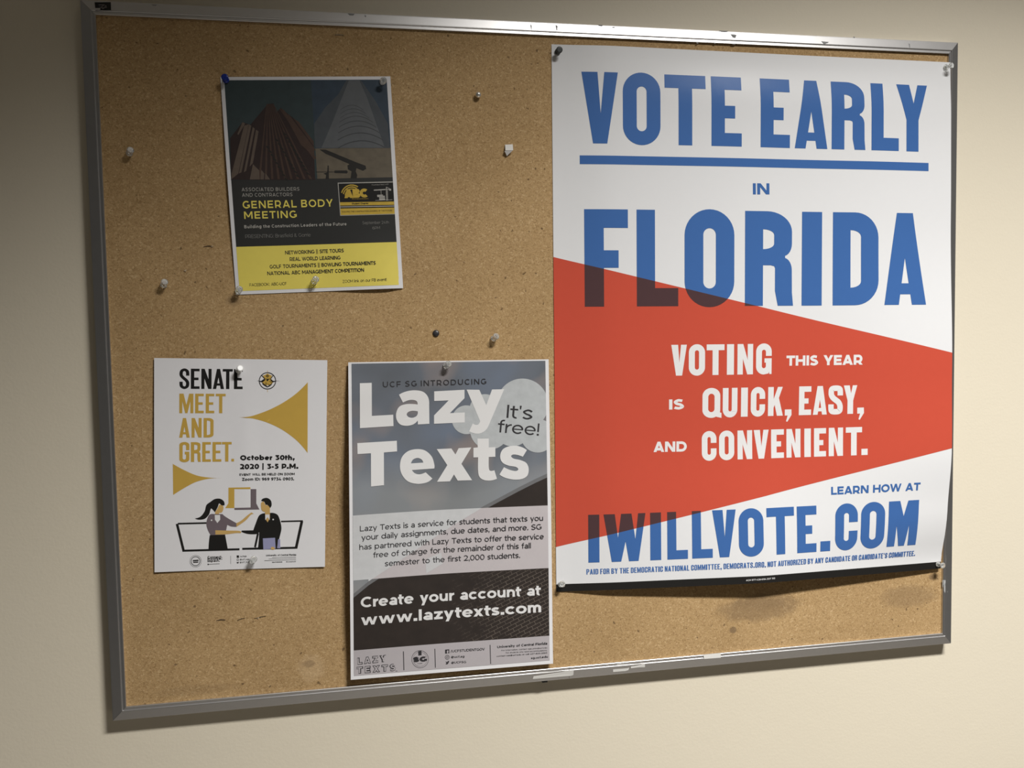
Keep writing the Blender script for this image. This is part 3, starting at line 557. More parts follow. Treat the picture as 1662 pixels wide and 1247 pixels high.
('polys','lettering','large white lettering reading Lazy','white_ink',8,True,[[[(15.24,28.14,1),(31.21,27.97,1),(30.95,72.49,1),(59.88,71.8,1),(60.07,87.19,1),(14.88,88.41,1)]],[[(67.98,44.87,1),(77.16,40.93),(89.11,39.4),(101.06,41.69),(108,49.15),(109.37,59.24,1),(109.44,85.76,1),(93.56,86.16,1),(93.44,80.69,1),(87.68,85.6),(78.49,87.47),(69.38,85.34),(64.35,78.29),(64.09,69.22),(68.73,60.84),(78.82,57.86),(89.82,58.34),(93.31,59.17,1),(92.8,55.14),(88.96,52.86),(81.62,52.66),(73.35,55.71,1)],[(93.58,68.29,1),(86.05,67.34),(80.53,68.81),(78.3,72.02),(80.83,75.55),(85.95,76.8),(91.48,74.79),(93.55,70.84,1)]],[[(116.6,41.5,1),(158.92,40.21,1),(158.78,51.8,1),(138.2,71.93,1),(158.92,71.52,1),(158.75,85.35,1),(115.92,85.97,1),(116.05,74.43,1),(136.54,54.43,1),(116.46,54.67,1)]],[[(161.92,40.08,1),(179.75,40.63,1),(189.27,62.08,1),(197.67,40.61,1),(214.91,40.58,1),(193.85,86.83,1),(189.59,95.06),(183.32,99.89),(174.85,101.32),(164.58,97.89,1),(169.96,87.13,1),(174.06,89.09),(177.83,88.45),(180.33,84.26,1)]]],None),
('polys','lettering','large white lettering reading Texts','white_ink',8,True,[[[(11.14,108.24,1),(64.39,107.27,1),(64.59,121.76,1),(46.64,122.39,1),(46.36,166.59,1),(28.94,167.33,1),(29.2,122.64,1),(11.37,122.85,1)]],[[(115.38,147.45,1),(84.76,148.18,1),(88.38,152.56),(95.16,154.55),(103.49,152.21,1),(112.63,161.11,1),(105.17,166.07),(92.26,167.4),(79.45,163.59),(71.33,154.4),(68.35,143.34),(70.69,130.75),(79.01,122.4),(90.96,119.81),(102.91,122.14),(112.06,130.77),(115.63,141.94)],[(83.39,138.99,1),(86.39,133.84),(92.66,131.94),(98.16,134.38),(100.32,138.69,1)]],[[(119.22,120.95,1),(139.68,120.78,1),(145.16,129.26,1),(149.73,120.73,1),(167.48,120.18,1),(153.38,142.49,1),(168.02,165.81,1),(147.87,165.61,1),(142.77,156.91,1),(137.09,166.12,1),(119.06,166.03,1),(133.64,143.62,1)]],[[(176.26,108.22,1),(192.24,108.68,1),(192.07,120.93,1),(201.31,120.83,1),(201.12,134.22,1),(191.89,134.3,1),(191.69,148.43),(193.51,153.52),(199.54,152.98,1),(202.95,165.03,1),(194.63,167.16),(185.25,166.26),(178.74,161.93),(176.6,153.49),(176.86,134.19,1),(170.3,134.16,1),(170.47,120.83,1),(176.47,120.45,1)]],[[(246,126.25,1),(240.14,135.43,1),(232.95,132.78),(226.32,132.02),(223.44,134.17),(227.18,137.65),(236.64,140),(245.14,144.56),(248.24,153.09),(245.8,162.38),(237.18,166.77),(224.85,166.72),(213.54,163.53),(206.62,159.19,1),(213.19,149.15,1),(221.27,153.15),(229.77,155.11),(233.41,152.8),(229.85,149.32),(219.46,147.11),(211.01,142.55),(207.92,134.07),(211.27,124.85),(219.85,120.45),(231.25,119.85),(239.77,122.34)]]],None),
('text','lettering','dark lettering reading UCF SG INTRODUCING','ink',7,'UCF SG INTRODUCING',(46.29,34.41),(189.83,32.88),7.55,0.16,1.3,None),
('text','lettering',"black lettering reading It's",'ink',9,"It's",(217.59,80.37),(254.3,83.87),18.21,0.12,1,None),
('text','lettering','black lettering reading free!','ink',9,'free!',(204.43,100.1),(263.32,106.53),17.08,0.12,1,None),
('text','lettering','dark paragraph line reading Lazy Texts is a service for students that texts you','ink',8,'Lazy Texts is a service for students that texts you',(13.65,227.41),(267.59,226.11),7.49,0.14,1,None),
('text','lettering','dark paragraph line reading your daily assignments, due dates, and more. SG','ink',8,'your daily assignments, due dates, and more. SG',(15.53,239.75),(265.29,238.4),7.52,0.14,1,None),
('text','lettering','dark paragraph line reading has partnered with Lazy Texts to offer the service','ink',8,'has partnered with Lazy Texts to offer the service',(12.67,252.74),(268.28,252.2),7.52,0.14,1,None),
('text','lettering','dark paragraph line reading free of charge for the remainder of this fall','ink',8,'free of charge for the remainder of this fall',(31.16,264.8),(249.7,264.41),7.54,0.14,1,None),
('text','lettering','dark paragraph line reading semester to the first 2,000 students.','ink',8,'semester to the first 2,000 students.',(46.58,277.85),(234.14,277.32),7.55,0.14,1,None),
('text','lettering','white lettering reading Create your account at','white_ink',8,'Create your account at',(14.03,331.94),(263.05,332.08),14.32,0.21,1,None),
('text','lettering','white lettering reading www.lazytexts.com','white_ink',8,'www.lazytexts.com',(14.24,356.77),(263.18,356.51),14.91,0.21,1,None),
('text','lettering','dark outlined lettering reading LAZY','ink',6,'LAZY',(9.06,411.39),(47.31,410.5),9.52,(0.3,0.34),1.25,None),
('text','lettering','dark outlined lettering reading LAZY','strip_grey',7,'LAZY',(9.4,411.41),(46.98,410.47),9.51,(0.3,0.17),1.25,None),
('text','lettering','dark outlined lettering reading TEXTS','ink',6,'TEXTS',(7.71,423.97),(59.91,423.93),9.44,(0.3,0.34),1.25,None),
('text','lettering','dark outlined lettering reading TEXTS','strip_grey',7,'TEXTS',(8.05,424),(59.57,423.9),9.44,(0.3,0.17),1.25,None),
('text','lettering','tiny trademark letters','ink',6,'TM',(59.47,425.29),(62.19,425.34),1.22,0.18,1,None),
('polys','divider_line',None,'ink',6,False,[[[(70.06,397.87),(70.5,424.29),(71.6,424.35),(71.17,397.93)]],[[(112.96,397.79),(113.35,424.27),(114.39,424.32),(114,397.84)]]],None),
('polys','divider_line',None,'ink',6,False,[[[(189.54,397.93),(189.98,424.9),(191.02,424.95),(190.58,397.97)]]],None),
('polys','emblem','round seal printed in the footer','ink',6,False,[[[(104.87,411.68),(104.7,413.6),(104.25,415.44),(103.53,417.17),(102.55,418.74),(101.34,420.12),(99.93,421.26),(98.36,422.14),(96.66,422.74),(94.87,423.05),(93.05,423.05),(91.22,422.75),(89.45,422.16),(87.77,421.28),(86.22,420.15),(84.85,418.78),(83.68,417.22),(82.74,415.49),(82.06,413.65),(81.65,411.74),(81.53,409.8),(81.69,407.88),(82.13,406.04),(82.85,404.31),(83.82,402.74),(85.02,401.37),(86.42,400.22),(87.99,399.34),(89.69,398.73),(91.47,398.42),(93.3,398.42),(95.13,398.72),(96.91,399.31),(98.59,400.19),(100.15,401.32),(101.53,402.69),(102.71,404.26),(103.65,405.98),(104.33,407.83),(104.74,409.74)],[(104.35,411.64),(104.19,413.47),(103.76,415.24),(103.07,416.9),(102.14,418.4),(100.98,419.71),(99.64,420.81),(98.13,421.65),(96.5,422.23),(94.8,422.52),(93.05,422.53),(91.31,422.24),(89.61,421.67),(88.01,420.83),(86.53,419.74),(85.21,418.44),(84.09,416.94),(83.2,415.29),(82.55,413.53),(82.16,411.7),(82.04,409.84),(82.19,408.01),(82.62,406.24),(83.3,404.59),(84.23,403.08),(85.38,401.77),(86.72,400.67),(88.22,399.83),(89.84,399.25),(91.55,398.95),(93.3,398.95),(95.04,399.23),(96.74,399.8),(98.35,400.64),(99.84,401.73),(101.16,403.04),(102.29,404.53),(103.19,406.19),(103.84,407.95),(104.23,409.78)]],[[(102.8,411.51),(102.66,413.1),(102.29,414.63),(101.7,416.07),(100.89,417.37),(99.9,418.51),(98.74,419.45),(97.44,420.19),(96.04,420.69),(94.57,420.94),(93.07,420.94),(91.57,420.7),(90.11,420.2),(88.72,419.48),(87.45,418.54),(86.31,417.41),(85.35,416.11),(84.58,414.68),(84.02,413.16),(83.68,411.57),(83.58,409.97),(83.71,408.38),(84.08,406.85),(84.67,405.42),(85.47,404.12),(86.46,402.98),(87.61,402.03),(88.91,401.29),(90.3,400.79),(91.77,400.54),(93.28,400.53),(94.78,400.78),(96.25,401.27),(97.64,402),(98.92,402.94),(100.06,404.07),(101.02,405.37),(101.8,406.79),(102.36,408.32),(102.7,409.91)],[(102.54,411.49),(102.41,413.04),(102.05,414.53),(101.47,415.93),(100.69,417.2),(99.72,418.31),(98.59,419.23),(97.33,419.94),(95.97,420.43),(94.53,420.68),(93.07,420.68),(91.61,420.44),(90.19,419.96),(88.84,419.25),(87.6,418.34),(86.5,417.23),(85.56,415.97),(84.81,414.58),(84.26,413.1),(83.93,411.55),(83.84,409.99),(83.97,408.44),(84.32,406.95),(84.9,405.56),(85.67,404.29),(86.64,403.18),(87.76,402.25),(89.02,401.54),(90.38,401.05),(91.81,400.8),(93.28,400.8),(94.74,401.04),(96.17,401.52),(97.52,402.22),(98.76,403.14),(99.87,404.24),(100.81,405.5),(101.57,406.9),(102.12,408.38),(102.44,409.93)]],[[(90.63,399.35),(95.19,399.01),(95.29,405.36),(90.91,405.54)]]],None),
('text','lettering','bold dark letters SG in the seal','ink',7,'SG',(83.88,414.22),(102.34,414.56),7.22,0.35,1,None),
('text','lettering','tiny print in the seal','ink',7,'FOUNDED',(89.42,417.22),(96.29,417.24),1.23,0.12,1,None),
('polys','icons','dark social media icons','ink',6,False,[[[(127.58,400.05),(133.23,399.96),(133.34,405.53),(127.51,405.7)]],[[(133.53,411.28),(133.48,411.78),(133.36,412.25),(133.17,412.7),(132.91,413.1),(132.58,413.46),(132.21,413.75),(131.78,413.98),(131.33,414.14),(130.85,414.22),(130.36,414.22),(129.87,414.14),(129.4,413.99),(128.95,413.76),(128.53,413.47),(128.16,413.12),(127.85,412.71),(127.6,412.27),(127.42,411.79),(127.31,411.3),(127.28,410.8),(127.32,410.31),(127.44,409.83),(127.64,409.38),(127.9,408.98),(128.22,408.62),(128.6,408.33),(129.02,408.1),(129.47,407.95),(129.95,407.87),(130.44,407.87),(130.93,407.94),(131.4,408.09),(131.85,408.32),(132.27,408.61),(132.64,408.97),(132.95,409.37),(133.2,409.81),(133.39,410.29),(133.49,410.78)],[(132.92,411.24),(132.88,411.63),(132.78,412.02),(132.63,412.38),(132.42,412.7),(132.16,412.99),(131.85,413.23),(131.52,413.41),(131.15,413.53),(130.76,413.6),(130.37,413.6),(129.98,413.54),(129.59,413.41),(129.23,413.23),(128.9,413),(128.6,412.71),(128.35,412.39),(128.14,412.03),(128,411.65),(127.91,411.25),(127.89,410.85),(127.92,410.45),(128.02,410.07),(128.17,409.71),(128.38,409.38),(128.64,409.09),(128.95,408.86),(129.29,408.67),(129.65,408.55),(130.04,408.48),(130.43,408.48),(130.83,408.54),(131.21,408.67),(131.57,408.85),(131.91,409.09),(132.2,409.37),(132.46,409.69),(132.66,410.05),(132.8,410.43),(132.89,410.83)]],[[(131.88,411.15),(131.86,411.39),(131.8,411.61),(131.71,411.82),(131.58,412.01),(131.43,412.18),(131.25,412.32),(131.05,412.43),(130.84,412.5),(130.61,412.54),(130.38,412.54),(130.15,412.5),(129.93,412.43),(129.71,412.33),(129.52,412.19),(129.34,412.02),(129.2,411.83),(129.08,411.62),(128.99,411.4),(128.94,411.16),(128.93,410.93),(128.95,410.69),(129,410.47),(129.09,410.26),(129.22,410.07),(129.37,409.9),(129.55,409.76),(129.75,409.65),(129.96,409.58),(130.19,409.54),(130.42,409.54),(130.65,409.58),(130.87,409.65),(131.09,409.76),(131.28,409.89),(131.46,410.06),(131.61,410.25),(131.72,410.46),(131.81,410.69),(131.86,410.92)],[(131.36,411.11),(131.34,411.27),(131.3,411.41),(131.25,411.55),(131.17,411.67),(131.07,411.78),(130.95,411.87),(130.82,411.94),(130.68,411.99),(130.54,412.01),(130.39,412.01),(130.24,411.99),(130.09,411.94),(129.96,411.87),(129.83,411.78),(129.72,411.67),(129.62,411.55),(129.54,411.42),(129.49,411.27),(129.46,411.12),(129.45,410.97),(129.46,410.82),(129.5,410.67),(129.56,410.53),(129.64,410.41),(129.73,410.3),(129.85,410.21),(129.98,410.14),(130.12,410.1),(130.26,410.07),(130.41,410.07),(130.56,410.09),(130.71,410.14),(130.84,410.21),(130.97,410.3),(131.08,410.41),(131.18,410.53),(131.26,410.67),(131.31,410.81),(131.35,410.96)]],[[(128.07,416.6),(130.14,417.82),(131.29,416.14),(133.11,416.55),(132.13,418.86),(130.8,420.7),(128.63,420.88),(127.77,420.11),(129.08,419.5)]]],None),
('text','lettering','pale letter f on a dark square','strip_grey',7,'f',(129.78,405.43),(132.29,405.45),4.06,0.28,1,None),
('text','lettering','small dark lettering reading /UCFSTUDENTGOV','ink',7,'/UCFSTUDENTGOV',(135.07,404.61),(182.68,404.94),3.43,0.18,1,None),
('text','lettering','small dark lettering reading @ucf.sg','ink',7,'@ucf.sg',(135.48,412.43),(154.14,412.81),2.9,0.18,1,None),
('text','lettering','small dark lettering reading @UCFSG','ink',7,'@UCFSG',(135.69,420.35),(156.4,420.9),2.91,0.18,1,None),
('text','lettering','small dark lettering reading University of Central Florida','ink',7,'University of Central Florida',(199.99,403.41),(271.31,403.42),3.36,0.21,1,None),
('text','lettering','tiny dark line of print','ink',7,'For information, contact sga_pres@ucf.edu',(205.88,407.95),(271.12,408.73),1.78,0.12,1,None),
('text','lettering','tiny dark line of print','ink',7,'For students who need accommodations,',(212.11,411.8),(271.07,412.55),1.79,0.12,1,None),
('text','lettering','tiny dark line of print','ink',7,'contact sas@ucf.edu or call 407-823-2065',(198.98,415.62),(271.01,416.17),1.79,0.15,1,None),
('text','lettering','small dark lettering reading sg.ucf.edu','ink',7,'sg.ucf.edu',(247.8,422.61),(271.97,422.41),2.96,0.21,1,None),
],
'senate':[
('cond','lettering','black lettering reading SENATE','black',2,'bebas',13.27,39.44,[('S',30.53,42.64),('E',44.48,55.14),('N',57.32,69.89),('A',71.54,85.28),('T',83.63,96.11),('E',97.66,108.54)],None),
('cond','lettering','gold lettering reading MEET','gold',2,'bebas',45.79,71.22,[('M',30.49,47.62),('E',49.8,60.39),('E',62.79,73.33),('T',75.19,87.43)],None),
('cond','lettering','gold lettering reading AND','gold',2,'bebas',77.58,103.08,[('A',30.33,43.35),('N',45.53,57.87),('D',60.28,72.57)],None),
('cond','lettering','gold lettering reading GREET.','gold',2,'bebas',109.11,135.03,[('G',30.58,42.87),('R',44.72,56.85),('E',58.72,69.38),('E',71.36,82.4),('T',83.07,95.16),('.',94.83,98.28)],None),
('text','lettering','black lettering reading October 30th,','black',2,'October 30th,',(105.92,133.33),(175.23,133.62),6.6,0.28,1,None),
('text','lettering','black lettering reading 2020 | 3-5 P.M.','black',2,'2020 | 3-5 P.M.',(105.69,145.26),(179.91,145.37),6.79,0.28,1,None),
('text','lettering','small black lettering reading EVENT WILL BE HELD ON ZOOM','black',2,'EVENT WILL BE HELD ON ZOOM',(105.05,154.01),(175.41,153.82),2.96,0.21,1,None),
('text','lettering','small black lettering reading Zoom ID: 969 9734 0903.','black',2,'Zoom ID: 969 9734 0903.',(108.46,160.64),(174.78,160.87),3.85,0.23,1,None),
('poly','gold_triangle','large gold curved triangle','gold',1,True,[[(103.71,76.79,1),(114.06,76.03),(124.34,73.65),(142.77,66.36),(161.29,56.09),(177.53,43.83),(190.99,29.59,1),(191.72,124.52,1),(178.14,108.28),(159.28,93.58),(140.59,84.08),(124.38,78.98),(114.07,77.47)]],None),
('poly','gold_triangle','small gold curved triangle','gold',1,True,[[(22.59,137.27,1),(35.98,145.37),(51.71,152.82),(67.54,155.95),(82.78,156.91,1),(67.54,157.4),(51.72,161.25),(38.23,168.24),(23.01,178.03,1)]],None),
('polys','emblem','round handshake emblem','black',2,False,[[[(150.54,28.25),(150.42,30.04),(150.03,31.78),(149.39,33.43),(148.51,34.96),(147.41,36.33),(146.12,37.5),(144.67,38.44),(143.1,39.14),(141.44,39.56),(139.74,39.72),(138.04,39.59),(136.38,39.18),(134.8,38.51),(133.34,37.59),(132.04,36.44),(130.93,35.1),(130.03,33.58),(129.36,31.94),(128.96,30.22),(128.81,28.44),(128.93,26.67),(129.31,24.93),(129.95,23.28),(130.83,21.76),(131.92,20.39),(133.21,19.22),(134.65,18.28),(136.22,17.58),(137.87,17.15),(139.56,16.99),(141.26,17.11),(142.93,17.51),(144.51,18.18),(145.97,19.1),(147.28,20.24),(148.4,21.59),(149.3,23.1),(149.97,24.74),(150.39,26.47)],[(149.48,28.26),(149.37,29.87),(149.03,31.44),(148.45,32.94),(147.65,34.32),(146.66,35.56),(145.49,36.61),(144.18,37.47),(142.76,38.09),(141.27,38.48),(139.73,38.62),(138.2,38.5),(136.7,38.14),(135.27,37.53),(133.95,36.7),(132.77,35.66),(131.77,34.44),(130.95,33.08),(130.36,31.6),(129.99,30.04),(129.85,28.43),(129.96,26.83),(130.31,25.26),(130.89,23.77),(131.68,22.39),(132.67,21.16),(133.83,20.1),(135.13,19.25),(136.55,18.62),(138.04,18.23),(139.57,18.09),(141.11,18.2),(142.61,18.56),(144.04,19.16),(145.36,19.99),(146.54,21.02),(147.55,22.24),(148.37,23.61),(148.97,25.09),(149.35,26.66)]]],None),
('polys','emblem','gold hands of the emblem','gold',1,False,[[[(133.98,20.96),(145.22,20.85),(144.13,25.57),(142.63,25.97),(137.01,26.02),(135.13,24.87)]],[[(146.71,29.46),(146.63,30.2),(146.38,30.92),(145.95,31.61),(145.37,32.24),(144.65,32.81),(143.8,33.3),(142.85,33.69),(141.82,33.98),(140.74,34.16),(139.62,34.23),(138.51,34.18),(137.42,34.01),(136.39,33.74),(135.43,33.36),(134.58,32.89),(133.85,32.34),(133.27,31.71),(132.84,31.03),(132.57,30.32),(132.48,29.59),(132.56,28.85),(132.81,28.13),(133.24,27.45),(133.81,26.81),(134.53,26.25),(135.38,25.76),(136.33,25.37),(137.35,25.07),(138.44,24.89),(139.55,24.82),(140.66,24.87),(141.75,25.03),(142.79,25.31),(143.74,25.68),(144.6,26.16),(145.33,26.71),(145.92,27.33),(146.35,28.01),(146.62,28.73)]],[[(139.28,14.65),(139.3,17.39),(139.83,17.38),(139.81,14.64)]],[[(139.47,38.93),(139.51,43.25),(140.03,43.24),(140,38.93)]],[[(135.48,20.95),(139.58,18.56),(143.72,20.87)]]],None),
('polys','emblem','dark outlines of the emblem','black',3,False,[[[(139.4,19.93),(141.66,22.06),(139.62,24.04),(137.54,22.1)],[(139.6,21.3),(140.54,22.07),(139.54,22.94),(138.67,22.09)]],[[(131.76,21.33),(135.91,25.98),(136.62,25.29),(132.47,20.63)]],[[(146.5,20.54),(143.35,25.28),(144.15,25.86),(147.31,21.13)]],[[(136.27,26.11),(143.76,26.04),(143.75,25.49),(136.26,25.56)]],[[(135.51,25.64),(131.8,28.42),(129.18,28.44),(129.94,29.61),(133.31,30.36),(137.02,27.2)]],[[(144.13,25.96),(146.78,28.29),(150.54,28.25),(149.04,29.44),(146.04,30.25),(143.02,27.14)]],[[(138.51,26.4),(141.51,26.18),(140.03,28.74),(138.53,28.36)]],[[(133.31,30.36),(135.57,32.69),(139.33,35.41),(139.34,36.97),(135.58,34.65),(133.32,32.71)]],[[(146.04,30.25),(144.94,33.4),(142.33,35.78),(139.34,36.97),(139.34,35.8),(143.07,33.42)]],[[(136.88,30.54),(139.14,32.48),(139.47,32.06),(137.21,30.12)]],[[(142.14,28.95),(145.16,30.89),(145.43,30.42),(142.42,28.48)]],[[(136.15,32.07),(138.42,34.4),(138.73,34.07),(136.47,31.74)]],[[(140.29,32.44),(142.55,34.39),(142.84,34.02),(140.57,32.08)]],[[(150.54,28.41),(155.43,28.25),(155.43,28.17),(150.53,28.1)]],[[(128.81,28.29),(126.2,28.43),(126.2,28.5),(128.81,28.6)]]],None),
('polys','illustration','gold shape above the handshake','gold',1,False,[[[(91.32,169.69,1),(118.94,169.49,1),(119.27,172,1),(98.82,171.73,1),(98.9,197.08,1),(87.34,196.84,1),(91.38,190.45,1)]]],None),
('polys','illustration','grey shape above the handshake','slate',1,False,[[[(119.27,172,1),(126.47,172.17,1),(126.57,191.35,1),(130.62,199.66,1),(98.91,199.47,1),(98.9,196.74,1),(119.37,196.66,1)]]],None),
('polys','illustration','black laptop outlines','black',1,False,[[[(26.13,216.65),(34.44,253.64),(37.5,252.93),(29.18,215.93)]],[[(28.72,217.22),(63.99,217.29),(63.94,215.02),(28.67,214.96)]],[[(34.95,253.47),(105.57,253.84),(105.49,251.08),(34.89,250.75)]],[[(109.02,253.36),(177.87,253.74),(177.8,250.96),(108.95,250.61)]],[[(179.58,253.95),(186.99,216.79),(183.53,215.93),(176.11,253.07)]],[[(158.34,217.33),(186.62,217.19),(186.55,215.11),(158.28,215.26)]],[[(126.52,250.66),(130.22,231.82),(127.66,231.19),(123.96,250.03)]]],None),
('polys','illustration','woman in a grey top with black skirt','slate',2,True,[[[(63.96,218.42),(65.02,210.51),(68.19,204.92),(73.5,204.48,1),(84.15,204.72,1),(88.44,208.8),(101.33,217.08,1),(101.56,222.23,1),(94.9,221.5),(90.07,219.09,1),(87.42,232.71,1),(69.28,232.43,1),(66.09,226.42)]]],None),
('polys','illustration',['black skirt of the woman','long black ponytail of the woman'],'black',3,True,[[[(68.22,232.4,1),(87.42,232.48,1),(90.89,252.47,1),(66.64,250.91,1),(67.16,241.24)]],[[(49.69,209.55,1),(56.55,207.46),(61.83,200.24),(63.94,192.37),(69.23,187.96),(74.53,184.44),(80.91,184.23),(85.71,187.73),(86.58,192.85,1),(83.06,193),(79.86,190.44),(77.74,196.07),(74.56,201.89,1),(70.31,197.04),(69.03,198.71),(67.13,204.89),(61.84,210.43),(54.44,211.37)]]],None),
('polys','illustration','tan face and arms of the woman','skin',2,True,[[[(79.86,192.14,1),(84.66,193.95),(84.99,198.49),(83.08,202.43),(79.88,202.7,1),(79.68,205.19,1),(74.57,205.07,1),(75.09,201.11,1),(77.74,197.2)]],[[(101.56,222.23,1),(101.55,217.09,1),(107.79,213.78),(115.32,207.07),(120.69,203.21,1),(123.72,205.58,1),(119.63,206.62),(113.19,213.89)]],[[(75.13,226.11,1),(88.48,226.81),(103.51,227.42),(107.29,228.65),(106.76,230.7),(101.37,230.57),(88.49,231.83),(75.14,231.8,1)]]],None),
('polys','illustration','white collar of the woman','white_ink',3,True,[[[(74.35,205.63,1),(80.96,205.79,1),(81.18,212.04,1),(77.57,216.5,1),(74.58,211.88,1)]],[[(71.28,212.59),(71.1,213.19),(70.62,213.55),(70.03,213.53),(69.55,213.15),(69.37,212.55),(69.55,211.95),(70.03,211.59),(70.62,211.61),(71.1,211.99)]]],None),
('polys','illustration',['black jumper of the man','short black hair of the man'],'black',3,True,[[[(137.49,204.72,1),(146.75,204.33,1),(153.32,206.76),(156.65,213.72),(158.92,225.3),(156.81,236.78),(153.63,250.48,1),(150.37,251.51,1),(129.06,250.99,1),(130.08,240.71),(130.56,229.25,1),(127.32,232.38),(116.48,232.1),(107.83,228.9,1),(108.37,227.3,1),(122.95,227.34,1),(126.16,217.67),(130.45,207.45)]],[[(132.73,188.03,1),(134.66,185.21),(140.09,184.15),(145.01,187.67),(146.14,193.99),(143.98,197.97,1),(141.26,197.34,1),(140.69,193.32,1),(138.51,193.28,1),(136.86,189.25,1)]]],None),
('polys','illustration','tan face and neck of the man','skin',4,True,[[[(132.74,190.32,1),(135.77,188.66,1),(138.52,193.86,1),(141.24,193.91,1),(143.98,197.39,1),(144.06,211.17,1),(141.16,217.08,1),(138.08,212.19,1),(137.81,203.01,1),(133.67,200.64),(132.55,194.89)]]],None),
('polys','illustration','white collar of the man','white_ink',5,True,[[[(138.05,206.46,1),(143.49,206.56,1),(143.75,214.04,1),(141.11,209.96,1),(138.09,213.92,1)]],[[(149.21,213.34),(149.02,213.95),(148.53,214.31),(147.93,214.3),(147.43,213.92),(147.24,213.3),(147.42,212.7),(147.91,212.33),(148.52,212.35),(149.01,212.73)]]],None),
('polys','illustration','lilac folder held by the man','lilac',4,False,[[[(135.19,238.54,1),(150.79,238.01,1),(151.69,252.7,1),(135.97,253.39,1)]],[[(154.64,240.18,1),(157.38,240.25,1),(157.7,252.36,1),(153.65,252.2,1)]]],None),
('polys','illustration','tan hand on the folder','skin',5,True,[[[(145.46,251.33),(148.17,250.05),(150.59,252.09),(149.52,253.76),(146.57,253.65)]]],None),
('polys','emblem','round black seal','black',1,False,[[[(56.44,266.86),(56.37,267.85),(56.15,268.82),(55.79,269.73),(55.3,270.57),(54.7,271.31),(53.99,271.93),(53.2,272.43),(52.34,272.78),(51.43,272.98),(50.5,273.02),(49.58,272.91),(48.67,272.64),(47.81,272.22),(47.02,271.67),(46.32,270.99),(45.71,270.21),(45.23,269.34),(44.88,268.4),(44.66,267.42),(44.59,266.43),(44.66,265.43),(44.88,264.47),(45.24,263.56),(45.72,262.72),(46.33,261.99),(47.03,261.36),(47.82,260.87),(48.68,260.52),(49.59,260.31),(50.51,260.27),(51.44,260.38),(52.34,260.64),(53.2,261.06),(54,261.61),(54.7,262.28),(55.31,263.07),(55.79,263.94),(56.15,264.87),(56.37,265.86)],[(55.7,266.83),(55.63,267.7),(55.44,268.55),(55.13,269.34),(54.7,270.08),(54.17,270.72),(53.55,271.27),(52.86,271.7),(52.11,272.01),(51.31,272.18),(50.5,272.22),(49.69,272.12),(48.9,271.89),(48.15,271.53),(47.46,271.04),(46.84,270.45),(46.31,269.77),(45.89,269),(45.58,268.18),(45.39,267.33),(45.33,266.45),(45.39,265.58),(45.58,264.74),(45.89,263.94),(46.32,263.21),(46.85,262.57),(47.47,262.02),(48.16,261.59),(48.91,261.28),(49.7,261.1),(50.51,261.06),(51.32,261.16),(52.11,261.39),(52.87,261.76),(53.56,262.24),(54.18,262.83),(54.71,263.51),(55.13,264.27),(55.44,265.1),(55.63,265.95)]],[[(57.93,266.91),(57.83,268.16),(57.56,269.36),(57.11,270.5),(56.51,271.55),(55.75,272.47),(54.86,273.26),(53.87,273.87),(52.79,274.31),(51.66,274.56),(50.5,274.62),(49.34,274.47),(48.21,274.14),(47.14,273.62),(46.15,272.93),(45.27,272.08),(44.52,271.1),(43.91,270.02),(43.47,268.84),(43.2,267.62),(43.11,266.37),(43.2,265.13),(43.48,263.93),(43.92,262.79),(44.53,261.74),(45.28,260.82),(46.16,260.04),(47.15,259.43),(48.23,258.99),(49.36,258.73),(50.51,258.68),(51.67,258.81),(52.8,259.15),(53.88,259.66),(54.87,260.35),(55.75,261.19),(56.51,262.17),(57.12,263.26),(57.56,264.43),(57.83,265.66)],[(57.61,266.9),(57.52,268.09),(57.26,269.25),(56.83,270.34),(56.25,271.34),(55.52,272.22),(54.68,272.97),(53.72,273.56),(52.69,273.98),(51.61,274.22),(50.5,274.27),(49.39,274.14),(48.31,273.82),(47.28,273.32),(46.34,272.66),(45.49,271.85),(44.77,270.91),(44.19,269.87),(43.77,268.75),(43.51,267.58),(43.43,266.38),(43.52,265.19),(43.78,264.04),(44.2,262.95),(44.78,261.95),(45.51,261.07),(46.35,260.33),(47.3,259.73),(48.32,259.31),(49.4,259.07),(50.51,259.02),(51.62,259.15),(52.7,259.47),(53.73,259.96),(54.68,260.62),(55.53,261.43),(56.25,262.36),(56.83,263.4),(57.26,264.53),(57.52,265.7)]],[[(47.02,265.04),(54.21,264.73),(54.21,266.43),(47.23,266.75)]],[[(47.23,267.32),(54,267.22),(53.79,268.7),(47.86,268.82)]]],None),
('text','lettering','small black lettering reading Connect.','black',2,'Connect.',(65.36,263.29),(83.73,263.23),2.96,0.24,1,None),
('text','lettering','small black lettering reading Involve.','black',2,'Involve.',(65.36,265.58),(83.73,265.52),2.97,0.24,1,None),
('text','lettering','small black lettering reading Impact.','black',2,'Impact.',(65.36,268.32),(80.52,268.16),2.97,0.24,1,None),
